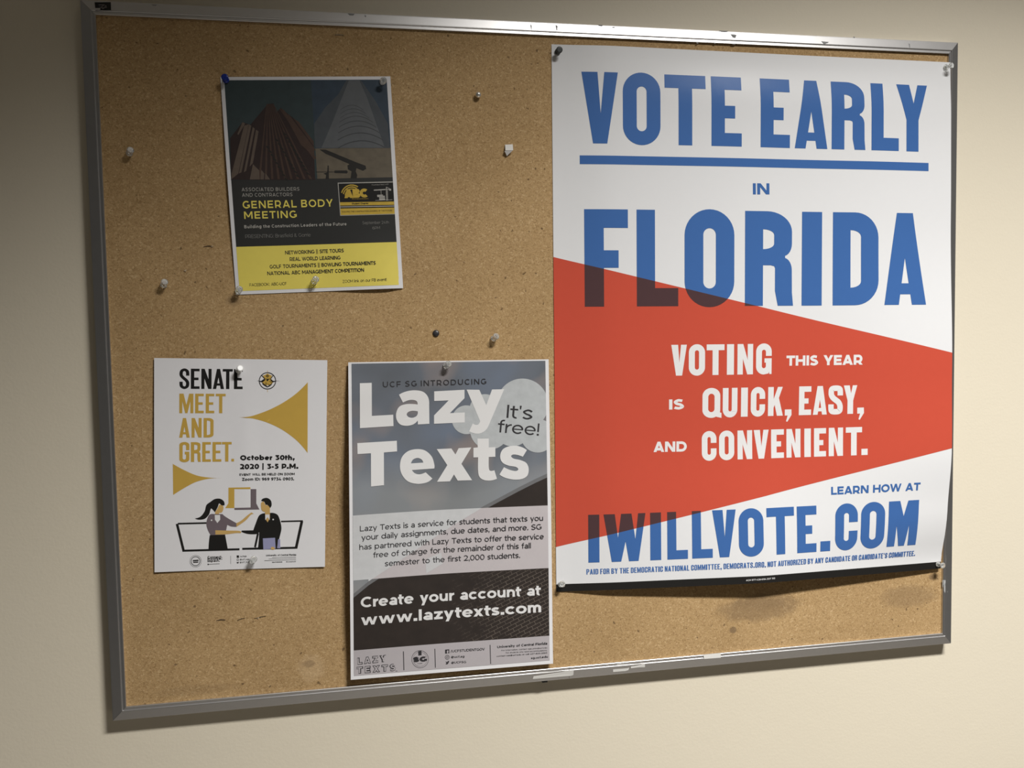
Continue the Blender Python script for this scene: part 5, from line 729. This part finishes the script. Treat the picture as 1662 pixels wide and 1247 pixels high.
# monoline geometric lettering: every letter is built from bars, slanted bars and bands of ellipses.
# s = weight the letter is laid out for, d = weight it is drawn with (cap height 1, x-height X)
X = .74
def mono(ch, s, d):
    C = []; h = s / 2; q = d / 2
    def rect(x0, y0, x1, y1): C.append([[(x0, y0), (x1, y0), (x1, y1), (x0, y1)]])
    def vb(x, y0, y1):                     # vertical bar, x = centre, y0..y1 outer ends
        g = h - q; rect(x - q, y0 + g, x + q, y1 - g)
    def hb(y, x0, x1):
        g = h - q; rect(x0 + g, y - q, x1 - g, y + q)
    def dg(x0, y0, x1, y1, k=1.0):          # slanted bar with level ends, centre line
        w = q * k * math.hypot(x1 - x0, y1 - y0) / abs(y1 - y0); g = (h - q)
        if y1 < y0: x0, y0, x1, y1 = x1, y1, x0, y0
        m = (x1 - x0) / (y1 - y0); x0 += m * g; y0 += g; x1 -= m * g; y1 -= g
        C.append([[(x0 - w, y0), (x0 + w, y0), (x1 + w, y1), (x1 - w, y1)]])
    def band(cx, cy, RX, RY, a0, a1):        # outer radii RX, RY
        rx, ry = RX - h, RY - h; n = max(4, int(abs(a1 - a0) / 15))
        if abs(a1 - a0) >= 360: C.append([arc(cx, cy, rx + q, ry + q, 0, 360, 26)[:-1], arc(cx, cy, max(.004, rx - q), max(.004, ry - q), 0, 360, 26)[:-1]])
        else: C.append([arc(cx, cy, rx + q, ry + q, a0, a1, n) + arc(cx, cy, max(.004, rx - q), max(.004, ry - q), a1, a0, n)])
    def st(pts): C.append([stroke(pts, d, d)])
    r = X / 2
    if ch == ' ': return C, .44
    if ch in 'oO0Q':
        w = {'o': .80, 'O': 1.06, 'Q': 1.06, '0': .80}[ch]; H = X if ch == 'o' else 1.0
        band(w / 2, H / 2, w / 2, H / 2 + .01, 0, 360)
        if ch == 'Q': dg(w * .55, .25, w * .9, -.08)
    elif ch == 'a':
        w = .66; vb(w - h, 0, .48); band(w - .31, X - .30, .31, .31, 0, 152); band(w - .33 - .0, .215, .33, .225, 0, 360)
    elif ch == 'b': w = .80; vb(h, 0, 1.05); band(w - .39, r, .39, r + .01, 0, 360)
    elif ch == 'd': w = .80; vb(w - h, 0, 1.05); band(.39, r, .39, r + .01, 0, 360)
    elif ch == 'p': w = .80; vb(h, -.27, X); band(w - .39, r, .39, r + .01, 0, 360)
    elif ch == 'q': w = .80; vb(w - h, -.27, X); band(.39, r, .39, r + .01, 0, 360)
    elif ch == 'g': w = .80; vb(w - h, .02, X); band(.39, r + .02, .39, r - .01, 0, 360); band(w - .39, .06, .39, .34, 215, 360)
    elif ch == 'c': w = .70; band(.39, r, .39, r + .01, 42, 318)
    elif ch == 'e': w = .78; band(.39, r, .39, r + .01, 0, 318); rect(h * .8, r - q * .72, w - h * .5, r + q * .72)
    elif ch in 'nhm':
        w = .70; vb(h, 0, 1.05 if ch == 'h' else X); R_ = .34 if ch != 'm' else .30
        if ch == 'm':
            for k in (0, 1): band(R_ + .01 + k * (.60 - s), X - R_, R_ - .01, R_ + .01, 0, 180); vb(.60 - h + k * (.60 - s), 0, X - R_ + h)
            w = 1.20 - s
        else: band(w - R_, X - R_, R_, R_ + .01, 0, 180); vb(w - h, 0, X - R_ + h)
    elif ch == 'u': w = .70; vb(w - h, 0, X); band(.34, .34, .34, .35, 180, 360); vb(h, .34 - h, X)
    elif ch == 'r': w = .42; vb(h, 0, X); band(w + .02, X - .38, w + .01, .39, 92, 180)
    elif ch == 's': w = .60; st([(w - h * .8, X - .15), (w * .72, X - h * 1.05), (w * .45, X - h * .9), (h * 1.1, X - .19), (w * .36, r + .03), (w * .66, r - .04), (w - h, .19), (w * .55, h * .9), (w * .26, h * 1.1), (h * .5, .14)])
    elif ch == 't': w = .48; vb(.20, .2, .95); hb(X - h, 0, w); band(.20 - h + .22, .22, .22, .23, 180, 290)
    elif ch == 'f': w = .45; vb(.20, 0, .85); hb(X - h, 0, w); band(.20 - h + .25, .82, .25, .24, 70, 180)
    elif ch == 'i': w = s; vb(h, 0, X); rect(h - q * 1.15, .88, h + q * 1.15, .88 + d * 1.15)
    elif ch == 'j': w = s; vb(h, -.1, X); rect(h - q * 1.15, .88, h + q * 1.15, .88 + d * 1.15)
    elif ch == 'l': w = s; vb(h, 0, 1.05)
    elif ch == 'k': w = .68; vb(h, 0, 1.05); dg(h, .22, w - h * 1.3, X); dg(w * .42, .38, w - h * 1.2, 0)
    elif ch in 'vV': w, H = ((.74, X) if ch == 'v' else (1.0, 1.0)); dg(h * 1.15, H, w / 2, 0); dg(w - h * 1.15, H, w / 2, 0)
    elif ch in 'wW':
        w, H = ((1.16, X) if ch == 'w' else (1.46, 1.0)); k = .9
        dg(h * 1.1, H, w * .29, 0, k); dg(w * .5, H, w * .29, 0, k); dg(w * .5, H, w * .71, 0, k); dg(w - h * 1.1, H, w * .71, 0, k)
    elif ch in 'xX': w, H = ((.72, X) if ch == 'x' else (.96, 1.0)); dg(h * 1.2, 0, w - h * 1.2, H); dg(h * 1.2, H, w - h * 1.2, 0)
    elif ch == 'y': w = .74; dg(h * 1.15, X, w * .5, .02); dg(w - h * 1.15, X, w * .5 - .13, -.27)
    elif ch in 'zZ': w, H = ((.62, X) if ch == 'z' else (.84, 1.0)); hb(H - h, 0, w); hb(h, 0, w); dg(h * 1.5, h, w - h * 1.5, H - h)
    elif ch == 'A': w = 1.02; dg(h * 1.15, 0, w / 2, 1); dg(w - h * 1.15, 0, w / 2, 1); hb(.27, w * .2, w * .8)
    elif ch == 'B': w = .84; vb(h, 0, 1); hb(1 - h, 0, w - .26); hb(.53, 0, w - .26); hb(h, 0, w - .26); band(w - .30, .755, .26, .2455, -90, 90); band(w - .28, .27, .28, .27, -90, 90)
    elif ch == 'C': w = .92; band(.52, .5, .52, .51, 48, 312)
    elif ch == 'G': w = .98; band(.52, .5, .52, .51, 48, 312); vb(w - h, .14, .52); hb(.5 - h, w - .36, w)
    elif ch == 'D': w = .98; vb(h, 0, 1); hb(1 - h, 0, w - .48); hb(h, 0, w - .48); band(w - .5, .5, .5, .5, -90, 90)
    elif ch == 'E': w = .76; vb(h, 0, 1); hb(1 - h, 0, w); hb(h, 0, w); hb(.5, 0, w * .92)
    elif ch == 'F': w = .74; vb(h, 0, 1); hb(1 - h, 0, w); hb(.45, 0, w * .92)
    elif ch == 'H': w = .94; vb(h, 0, 1); vb(w - h, 0, 1); hb(.5, 0, w)
    elif ch == 'I': w = s; vb(h, 0, 1)
    elif ch == 'J': w = .56; vb(w - h, .3, 1); band(w - .30, .30, .30, .31, 200, 360)
    elif ch == 'K': w = .92; vb(h, 0, 1); dg(h, .26, w - h * 1.3, 1); dg(w * .40, .5, w - h * 1.2, 0)
    elif ch == 'L': w = .72; vb(h, 0, 1); hb(h, 0, w)
    elif ch == 'M': w = 1.12; vb(h, 0, 1); vb(w - h, 0, 1); dg(h * 1.15, 1, w / 2, .22, .9); dg(w - h * 1.15, 1, w / 2, .22, .9)
    elif ch == 'N': w = .96; vb(h, 0, 1); vb(w - h, 0, 1); dg(h * 1.15, 1, w - h * 1.15, 0)
    elif ch == 'P': w = .84; vb(h, 0, 1); hb(1 - h, 0, w - .32); hb(.31, 0, w - .32); band(w - .36, .655 - h * .5, .36, .345 + h * .5, -90, 90)
    elif ch == 'R': w = .86; vb(h, 0, 1); hb(1 - h, 0, w - .32); hb(.31, 0, w - .32); band(w - .38, .655 - h * .5, .36, .345 + h * .5, -90, 90); dg(w * .55, .34, w - h * 1.1, 0)
    elif ch == 'S': w = .80; st([(w - h * 1.0, .84), (w * .74, 1 - h * 1.15), (w * .46, 1 - h * .9), (h * 1.25, .74), (w * .34, .56), (w * .68, .46), (w - h * .95, .26), (w * .56, h * .9), (w * .26, h * 1.15), (h * .7, .19)])
    elif ch == 'T': w = .84; vb(w / 2, 0, 1); hb(1 - h, 0, w)
    elif ch == 'U': w = .92; vb(h, .42 - h, 1); vb(w - h, .42 - h, 1); band(w / 2, .44, w / 2, .45, 180, 360)
    elif ch == 'Y': w = .94; vb(w / 2, 0, .5); dg(w / 2, .36, h * 1.15, 1); dg(w / 2, .36, w - h * 1.15, 1)
    elif ch == '1': w = .40; vb(w - h, 0, 1); hb(1 - h, 0, w)
    elif ch == '2': w = .74; hb(h, 0, w); st([(h * .7, .78), (w * .22, .95 - h * .5), (w * .52, 1 - h), (w - h * 1.1, .70), (w * .62, .38), (h * 1.6, h * .8)])
    elif ch == '3': w = .74; band(w - .38, .30, .38, .31, -150, 78); hb(1 - h, .06, w - .06); dg(w - .1 - h, 1 - h, w * .42, .5)
    elif ch == '4': w = .86; hb(.26, 0, w); vb(w * .70, 0, .5); dg(w * .52, 1, h * 1.3, .26)
    elif ch == '5': w = .74; band(w - .38, .32, .38, .33, -150, 100); hb(1 - h, .12, w - .06); vb(.12 + h, .5, 1)
    elif ch == '6': w = .78; band(w - .38, .33, .38, .34, 0, 360); band(.50, .5, .50, .51, 75, 200)
    elif ch == '7': w = .76; hb(1 - h, 0, w); dg(w - h * 1.4, 1, w * .32, 0)
    elif ch == '8': w = .78; band(w / 2, .76, .34, .25, 0, 360); band(w / 2, .28, .39, .29, 0, 360)
    elif ch == '9': w = .78; band(.38, .67, .38, .34, 0, 360); band(w - .50, .5, .50, .51, -105, 20)
    elif ch == '.': w = s * 1.25; rect(0, 0, w, w)
    elif ch == ',': w = s * 1.25; C.append([[(0, w), (w, w), (w, w * .4), (w * .55, -.2), (w * .15, -.2), (w * .4, 0), (0, 0)]])
    elif ch == ':': w = s * 1.25; rect(0, 0, w, w); rect(0, X - w, w, X)
    elif ch == '!': w = s * 1.2; rect(0, 0, w, w); rect(w * .1, .3, w * .9, 1.0)
    elif ch == "'": w = s * 1.0; C.append([[(0, 1.0), (w, 1.0), (w * .75, .72), (w * .15, .72)]])
    elif ch == '|': w = s * .8 + .10; rect(.05, -.18, w - .05, 1.14)
    elif ch == '-': w = .38; hb(.37, 0, w)
    elif ch == '_': w = .5; rect(0, -.14, w, -.14 + d * .7)
    elif ch == '/': w = .46; dg(.06, -.1, w - .06, 1.05)
    elif ch == '#': w = .8; vb(.25, 0, 1); vb(.55, 0, 1); hb(.32, 0, w); hb(.68, 0, w)
    elif ch == '&': w = .86; band(.37, .78, .24, .23, 0, 360); band(.36, .27, .36, .28, 60, 330); dg(.28, .62, w - h, 0)
    elif ch == '@': w = 1.1; band(.55, .38, .55, .55, 0, 320); band(.53, .38, .28, .29, 0, 360); vb(.83 - h, .14, .62)
    else: w = .7; rect(0, 0, w, 1)
    return C, w
ROUND = set('oOcCeGQdqg0369@sS&')
def text_bm(s_, weight, sp, draw_w=None):
    bm = bmesh.new(); x = 0.0; d = draw_w or weight
    for i, ch in enumerate(s_):
        C, w = mono(ch, weight, d)
        for comp in C: add_rings(bm, [same(r, [(px + x, py) for px, py in r]) for r in comp])
        gap = .135 - weight * .12 + (sp - 1) * .75
        nx = s_[i + 1] if i + 1 < len(s_) else ' '
        if ch in ROUND or nx in ROUND: gap -= .03
        if ch in 'AVWYTvwyxrft/LP' or nx in 'AVWYTvwyxtj': gap -= .045
        if ch == ' ': gap = 0
        x += w + gap
    return bm

CW = {'I': .21, '.': .2, ',': .2, "'": .16, 'M': .56, 'W': .72, 'V': .48, 'A': .46, 'Y': .46, 'T': .44, 'E': .38, 'F': .37, 'L': .36, ' ': .2}
def draw(k, el, parent):
    kind, name, label, mt, layer = el[:5]
    bm = bmesh.new(); clip = None
    if kind == 'cond':
        st, v0, v1, L, clip = el[5:]
        H = v1 - v0
        for ch, u0, u1 in L:
            if ch == ',' and st: pass
            for comp in glyph(ch, (u1 - u0) / H, st):
                add_rings(bm, [same(r, [(u0 + x * H, v1 - y * H) for x, y in r]) for r in comp])
    elif kind == 'condtext':
        s, u0, u1, v0, v1 = el[5:]
        tot = sum(CW.get(c, .42) + (.075 if c != ' ' else 0) for c in s); f = (u1 - u0) / (tot * (v1 - v0)); H = v1 - v0; x = u0
        for c in s:
            wd = CW.get(c, .42)
            if c != ' ':
                for comp in glyph(c, wd, 'bebas'): add_rings(bm, [same(r, [(x + px * H * f, v1 - py * H) for px, py in r]) for r in comp])
            x += (wd + (.075 if c != ' ' else 0)) * H * f
    elif kind == 'text':
        bm.free(); s, a, b, cap, off, sp, clip = el[5:]
        dw = None
        if isinstance(off, tuple): off, dw = off
        bm = text_bm(s, off, sp, dw)
        x0 = min(v.co.x for v in bm.verts); x1 = max(v.co.x for v in bm.verts)
        A, B = Vector(a), Vector(b); d = (B - A); up = Vector((d.y, -d.x)).normalized()
        for v in bm.verts:
            p = A + d * ((v.co.x - x0) / (x1 - x0)) + up * (cap * v.co.y)
            v.co = (p.x, p.y, v.co.z)
    elif kind == 'poly':
        smooth, rings, clip = el[5:]
        add_rings(bm, [catmull(r) if smooth else [p[:2] for p in r] for r in rings])
    elif kind == 'polys':
        smooth, comps, clip = el[5:]
        if name in ('divider_line', 'illustration') and len(comps) > 1:
            bm.free()
            for i, c in enumerate(comps): draw(k, ('polys', name, label[i] if isinstance(label, (list, tuple)) else label, mt, layer + i * .02, smooth, [c], clip), parent)
            return
        for rings in comps: add_rings(bm, [catmull(r) if smooth else [p[:2] for p in r] for r in rings])
    return print_obj(name, k, bm, mt, layer, parent, label if isinstance(label, str) else None, clip)
def make_sheet(k, name, label, cat, matname):
    us, vs = grid_lines(k); nu, nv = len(us), len(vs)
    c = sheet_pos(k, SH[k][0] / 2, SH[k][1]); o0 = W(*c)
    root_ = empty(name, o0, label, cat)
    V, F = [], []
    for lift in (0.0, -0.00022):
        for v in vs:
            for u in us: V.append(sheet_pos(k, u, v, lift))
    n_ = nu * nv
    for j in range(nv - 1):
        for i in range(nu - 1):
            a = j * nu + i
            F.append((a, a + nu, a + nu + 1, a + 1)); F.append((n_ + a, n_ + a + 1, n_ + a + nu + 1, n_ + a + nu))
    rim = [i for i in range(nu)] + [j * nu + nu - 1 for j in range(1, nv)] + [(nv - 1) * nu + i for i in range(nu - 2, -1, -1)] + [j * nu for j in range(nv - 2, 0, -1)]
    base_ = len(V)
    for i in rim: V.append(V[i]); V.append(V[n_ + i])
    kr = len(rim)
    for i in range(kr):
        j = (i + 1) % kr; F.append((base_ + 2 * i, base_ + 2 * j, base_ + 2 * j + 1, base_ + 2 * i + 1))
    UV = {}
    for q in (0, 1):
        for j, v in enumerate(vs):
            for i, u in enumerate(us): UV[q * n_ + j * nu + i] = (u / 100, v / 100)
    for i, r_ in enumerate(rim): UV[base_ + 2 * i] = UV[base_ + 2 * i + 1] = UV[r_]
    me = bpy.data.meshes.new('sheet'); me.from_pydata([W(*p) - o0 for p in V], [], F); me.materials.append(M[matname])
    l = me.uv_layers.new(name='UVMap')
    for lp in me.loops: l.data[lp.index].uv = UV[lp.vertex_index]
    for p in me.polygons: p.use_smooth = len(p.vertices) == 4 and p.index < 2 * (nu - 1) * (nv - 1)
    o = bpy.data.objects.new('sheet', me); COL.objects.link(o); o.parent = root_
    for el in ART[k]: draw(k, el, root_)
    return root_
make_sheet('vote', 'voting_poster', 'large red, white and blue poster reading VOTE EARLY IN FLORIDA', 'poster', 'poster_paper')
make_sheet('lazy', 'cloud_poster', 'tall grey clouded poster reading Lazy Texts with a dark lower half', 'poster', 'sheet_paper')
make_sheet('senate', 'white_flyer', 'white flyer with gold triangles reading SENATE MEET AND GREET', 'flyer', 'sheet_paper')
make_sheet('abc', 'builders_flyer', 'charcoal and yellow flyer reading GENERAL BODY MEETING, towers above', 'flyer', 'sheet_paper')

# ------------------------------------------------------------------ pushpins and tacks
def lathe(prof, n=28):
    v, f = [], []
    for r, z in prof:
        for i in range(n): v.append((r * math.cos(2 * math.pi * i / n), r * math.sin(2 * math.pi * i / n), z))
    for j in range(len(prof) - 1):
        for i in range(n): f.append((j * n + i, j * n + (i + 1) % n, (j + 1) * n + (i + 1) % n, (j + 1) * n + i))
    f.append(tuple(range(n - 1, -1, -1))); q = (len(prof) - 1) * n; f.append(tuple(range(q, q + n)))
    return v, f
def raw_mesh(name, v, f, m):
    me = bpy.data.meshes.new(name); me.from_pydata(v, [], f); me.materials.append(m)
    for p in me.polygons: p.use_smooth = len(p.vertices) == 4
    return me
PIN = [(0.0010, 0.0006), (0.0036, 0.0008), (0.0042, 0.0012), (0.0042, 0.0020), (0.0036, 0.0025), (0.0026, 0.0030), (0.0021, 0.0045), (0.0020, 0.0062), (0.0024, 0.0082), (0.0033, 0.0094), (0.0041, 0.0099), (0.0044, 0.0104), (0.0044, 0.0112), (0.0040, 0.0118), (0.0030, 0.0120)]
NEEDLE = [(0.00005, -0.0040), (0.0004, -0.0032), (0.00045, 0.0), (0.00045, 0.0010)]
pv, pf = lathe(PIN); nv_, nf = lathe(NEEDLE, 10)
HEADS = {kk: raw_mesh('head', pv, pf, M[mm_]) for kk, mm_ in (('clear', 'clear'), ('blue', 'pin_blue'), ('grey', 'pin_grey'), ('white', 'pin_white'))}
NEED = raw_mesh('needle', nv_, nf, M['steel'])
def place_pin(name, head_me, needle_me, B, T, label, cat, group):
    d = (W(*T) - W(*B)); L = d.length; d.normalize()
    rt = empty(name, W(*B), label, cat, group)
    rt.rotation_mode = 'QUATERNION'; rt.rotation_quaternion = d.to_track_quat('Z', 'Y')
    for nm, me in (('head', head_me), ('needle', needle_me)):
        o = bpy.data.objects.new(nm, me); COL.objects.link(o); o.parent = rt
    return rt
for lab, kk, B, T in [('clear plastic pushpin alone on bare cork at upper left', 'clear', (0.03176, -0.16907, 0.0), (0.03614, -0.16665, 0.0115)), ('clear plastic pushpin on bare cork left of the yellow flyer', 'clear', (0.06639, -0.33519, 0.0), (0.07061, -0.33033, 0.0125)), ('clear plastic pushpin on cork just above the cloud poster', 'clear', (0.49274, -0.41171, 0.0), (0.49628, -0.40678, 0.0125)), ('clear plastic pushpin at top centre of the cloud poster', 'clear', (0.42639, -0.44726, 0.00107), (0.42968, -0.4437, 0.01257)), ('blue pushpin in the top left corner of the builders flyer', 'blue', (0.15249, -0.07446, 0.00117), (0.15236, -0.07347, 0.01267)), ('clear pushpin in the top right corner of the builders flyer', 'clear', (0.35116, -0.06952, 0.00112), (0.35183, -0.07051, 0.01162)), ('clear pushpin low in the middle of the yellow panel', 'clear', (0.2549, -0.33173, 0.00122), (0.2581, -0.32842, 0.01372)), ('clear pushpin in the bottom left corner of the yellow panel', 'clear', (0.1582, -0.34303, 0.00118), (0.16127, -0.3411, 0.01268)), ('dark grey pushpin in the top left corner of the voting poster', 'grey', (0.58932, -0.02115, 0.00114), (0.58945, -0.02151, 0.01364)), ('clear pushpin in the top right corner of the voting poster', 'clear', (1.17853, -0.02204, 0.009), (1.1805, -0.02265, 0.021)), ('clear pushpin in the bottom left corner of the voting poster', 'clear', (0.58269, -0.76024, 0.00104), (0.5827, -0.75662, 0.01204)), ('clear pushpin in the bottom right corner of the voting poster', 'clear', (1.17664, -0.76929, 0.00541), (1.17796, -0.76913, 0.01741)), ('frosted white pushpin over the last letter of the black word SENATE', 'white', (0.15503, -0.44667, 0.00122), (0.15894, -0.44249, 0.01272)), ('clear pushpin near the bottom edge of the white and gold flyer', 'clear', (0.16362, -0.69866, 0.00125), (0.16776, -0.69347, 0.01275))]:
    place_pin('pushpin', HEADS[kk], NEED, B, T, lab, 'pushpin', 'pushpins on the notice board')
TK = [('small shiny silver map tack on bare cork', (0.4782, -0.08401, -0.0), (0.478, -0.08275, 0.006)), ('small dark round tack pressed into cork above the cloud poster', (0.41432, -0.40239, 0.0), (0.41419, -0.40198, 0.003))]
ball = raw_mesh('head', *lathe([(0.0004, 0.0012)] + [(0.0042 * math.cos(math.radians(a)), 0.0046 + 0.0038 * math.sin(math.radians(a))) for a in range(-75, 76, 15)] + [(0.0003, 0.0085)]), M['silver'])
flat = raw_mesh('head', *lathe([(0.0030, 0.0001), (0.0044, 0.0004), (0.0045, 0.0009), (0.0040, 0.0015), (0.0028, 0.0020), (0.0012, 0.0023)]), M['tack_dark'])
place_pin('map_tack', ball, NEED, TK[0][1], TK[0][2], TK[0][0], 'tack', 'round tacks in the cork')
place_pin('map_tack', flat, NEED, TK[1][1], TK[1][2], TK[1][0], 'tack', 'round tacks in the cork')
